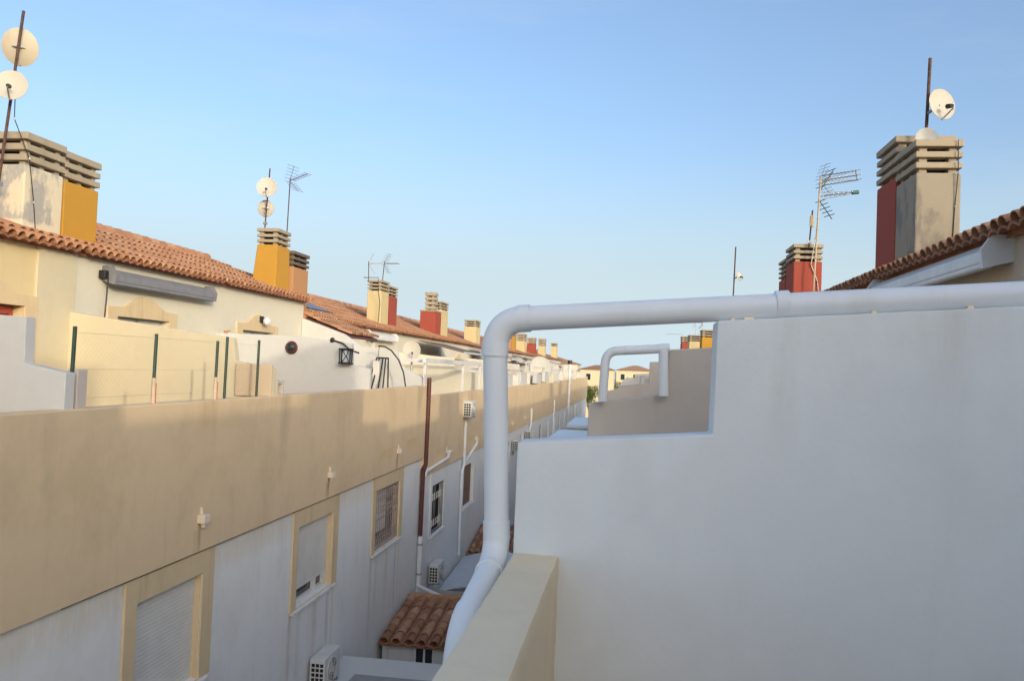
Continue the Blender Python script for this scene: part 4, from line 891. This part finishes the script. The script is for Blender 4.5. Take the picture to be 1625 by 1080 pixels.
MB().box(-2.5, -2.35, 34, 122, -E, -6.4).build('wall', M_WHITEW, t, bevel=.01); MB().box(-2.53, -2.32, 34, 122, -6.399, -6.34).build('coping', M_TAN, t)

# ------------------------------------------------------------------ far end of the alley
def far_house(label, x0, x1, y0, y1, zt, mat, rmat=M_TILES):
    t = thing('far_house', label, 'house', ((x0+x1)/2, (y0+y1)/2, -E))
    MB().box(x0, x1, y0, y1, -E, zt).build('wall', mat, t)
    zr = zt+(x1-x0)*.14; xm = (x0+x1)/2
    MB().add([(x0-.3, y0-.3, zt), (x1+.3, y0-.3, zt), (x1+.3, y1+.3, zt), (x0-.3, y1+.3, zt), (xm-.5, (y0+y1)/2, zr), (xm+.5, (y0+y1)/2, zr)], [(0, 1, 5, 4), (1, 2, 5), (2, 3, 4, 5), (3, 0, 4), (3, 2, 1, 0)]).build('roof', M_TILEOLD, t)
    n = max(2, int((x1-x0)/2.2))
    for fl in (zt-1.9, zt-4.7):
        for k in range(n):
            x = x0+(x1-x0)*(k+.5)/n; W = MB().box(x-.45, x+.45, y0-.03, y0-.005, fl, fl+1.2).build('window', M_WHITEM, t); MB().box(x-.38, x+.38, y0-.045, y0-.032, fl+.07, fl+1.13).build('pane', M_GLASS, W)
    return t
far_house('far cream house with tiled hip roof at the end of the alley', -8.6, -2.8, 148, 158, .2, M_FARP)
far_house('far cream house seen through the thinner white pipe', -2.6, 4.6, 165, 175, .3, M_FARP)
far_house('far pale house with low roof beyond the row', -20, -9.2, 150, 160, 1.0, M_CREAM)
def leaf_tree(label, x, y, h, r, n=3500):
    t = thing('tree', label, 'tree', (x, y, -E)); tr = MB(); tr.tube([(x, y, -E), (x+.1, y, -E+h*.3), (x, y+.1, -E+h*.55)], [.16, .12, .07], 8)
    for k in range(6):
        q = k*1.05; tr.tube([(x+.05, y, -E+h*.35), (x+math.cos(q)*r*.6, y+math.sin(q)*r*.6, -E+h*.7)], [.07, .03], 6)
    tr.build('trunk', M_BARK, t); c = MB()
    cl = [(Vector((random.gauss(0, .45), random.gauss(0, .45), random.gauss(0, .4)))*r, random.uniform(.3, .55)*r) for _ in range(16)]
    for k in range(n):
        o, rr = random.choice(cl); v = Vector((random.gauss(0, 1), random.gauss(0, 1), random.gauss(0, 1))).normalized()*rr*random.uniform(.6, 1.05)+o
        p = Vector((x, y, -E+h*.68))+v; a = Vector((random.gauss(0, 1), random.gauss(0, 1), random.gauss(0, 1))).normalized()*.11; b = a.orthogonal().normalized()*.06
        c.add([p-a, p+b, p+a, p-b], [(0, 1, 2, 3)])
    c.build('crown', M_LEAF, t)
leaf_tree('bushy green tree at the far end of the alley', -5.9, 128, 7.0, 1.9)
leaf_tree('small green tree behind the far pale divider wall', -1.1, 134, 7.6, 1.4)

for o in bpy.data.objects:
    if '_o' in o: del o['_o']
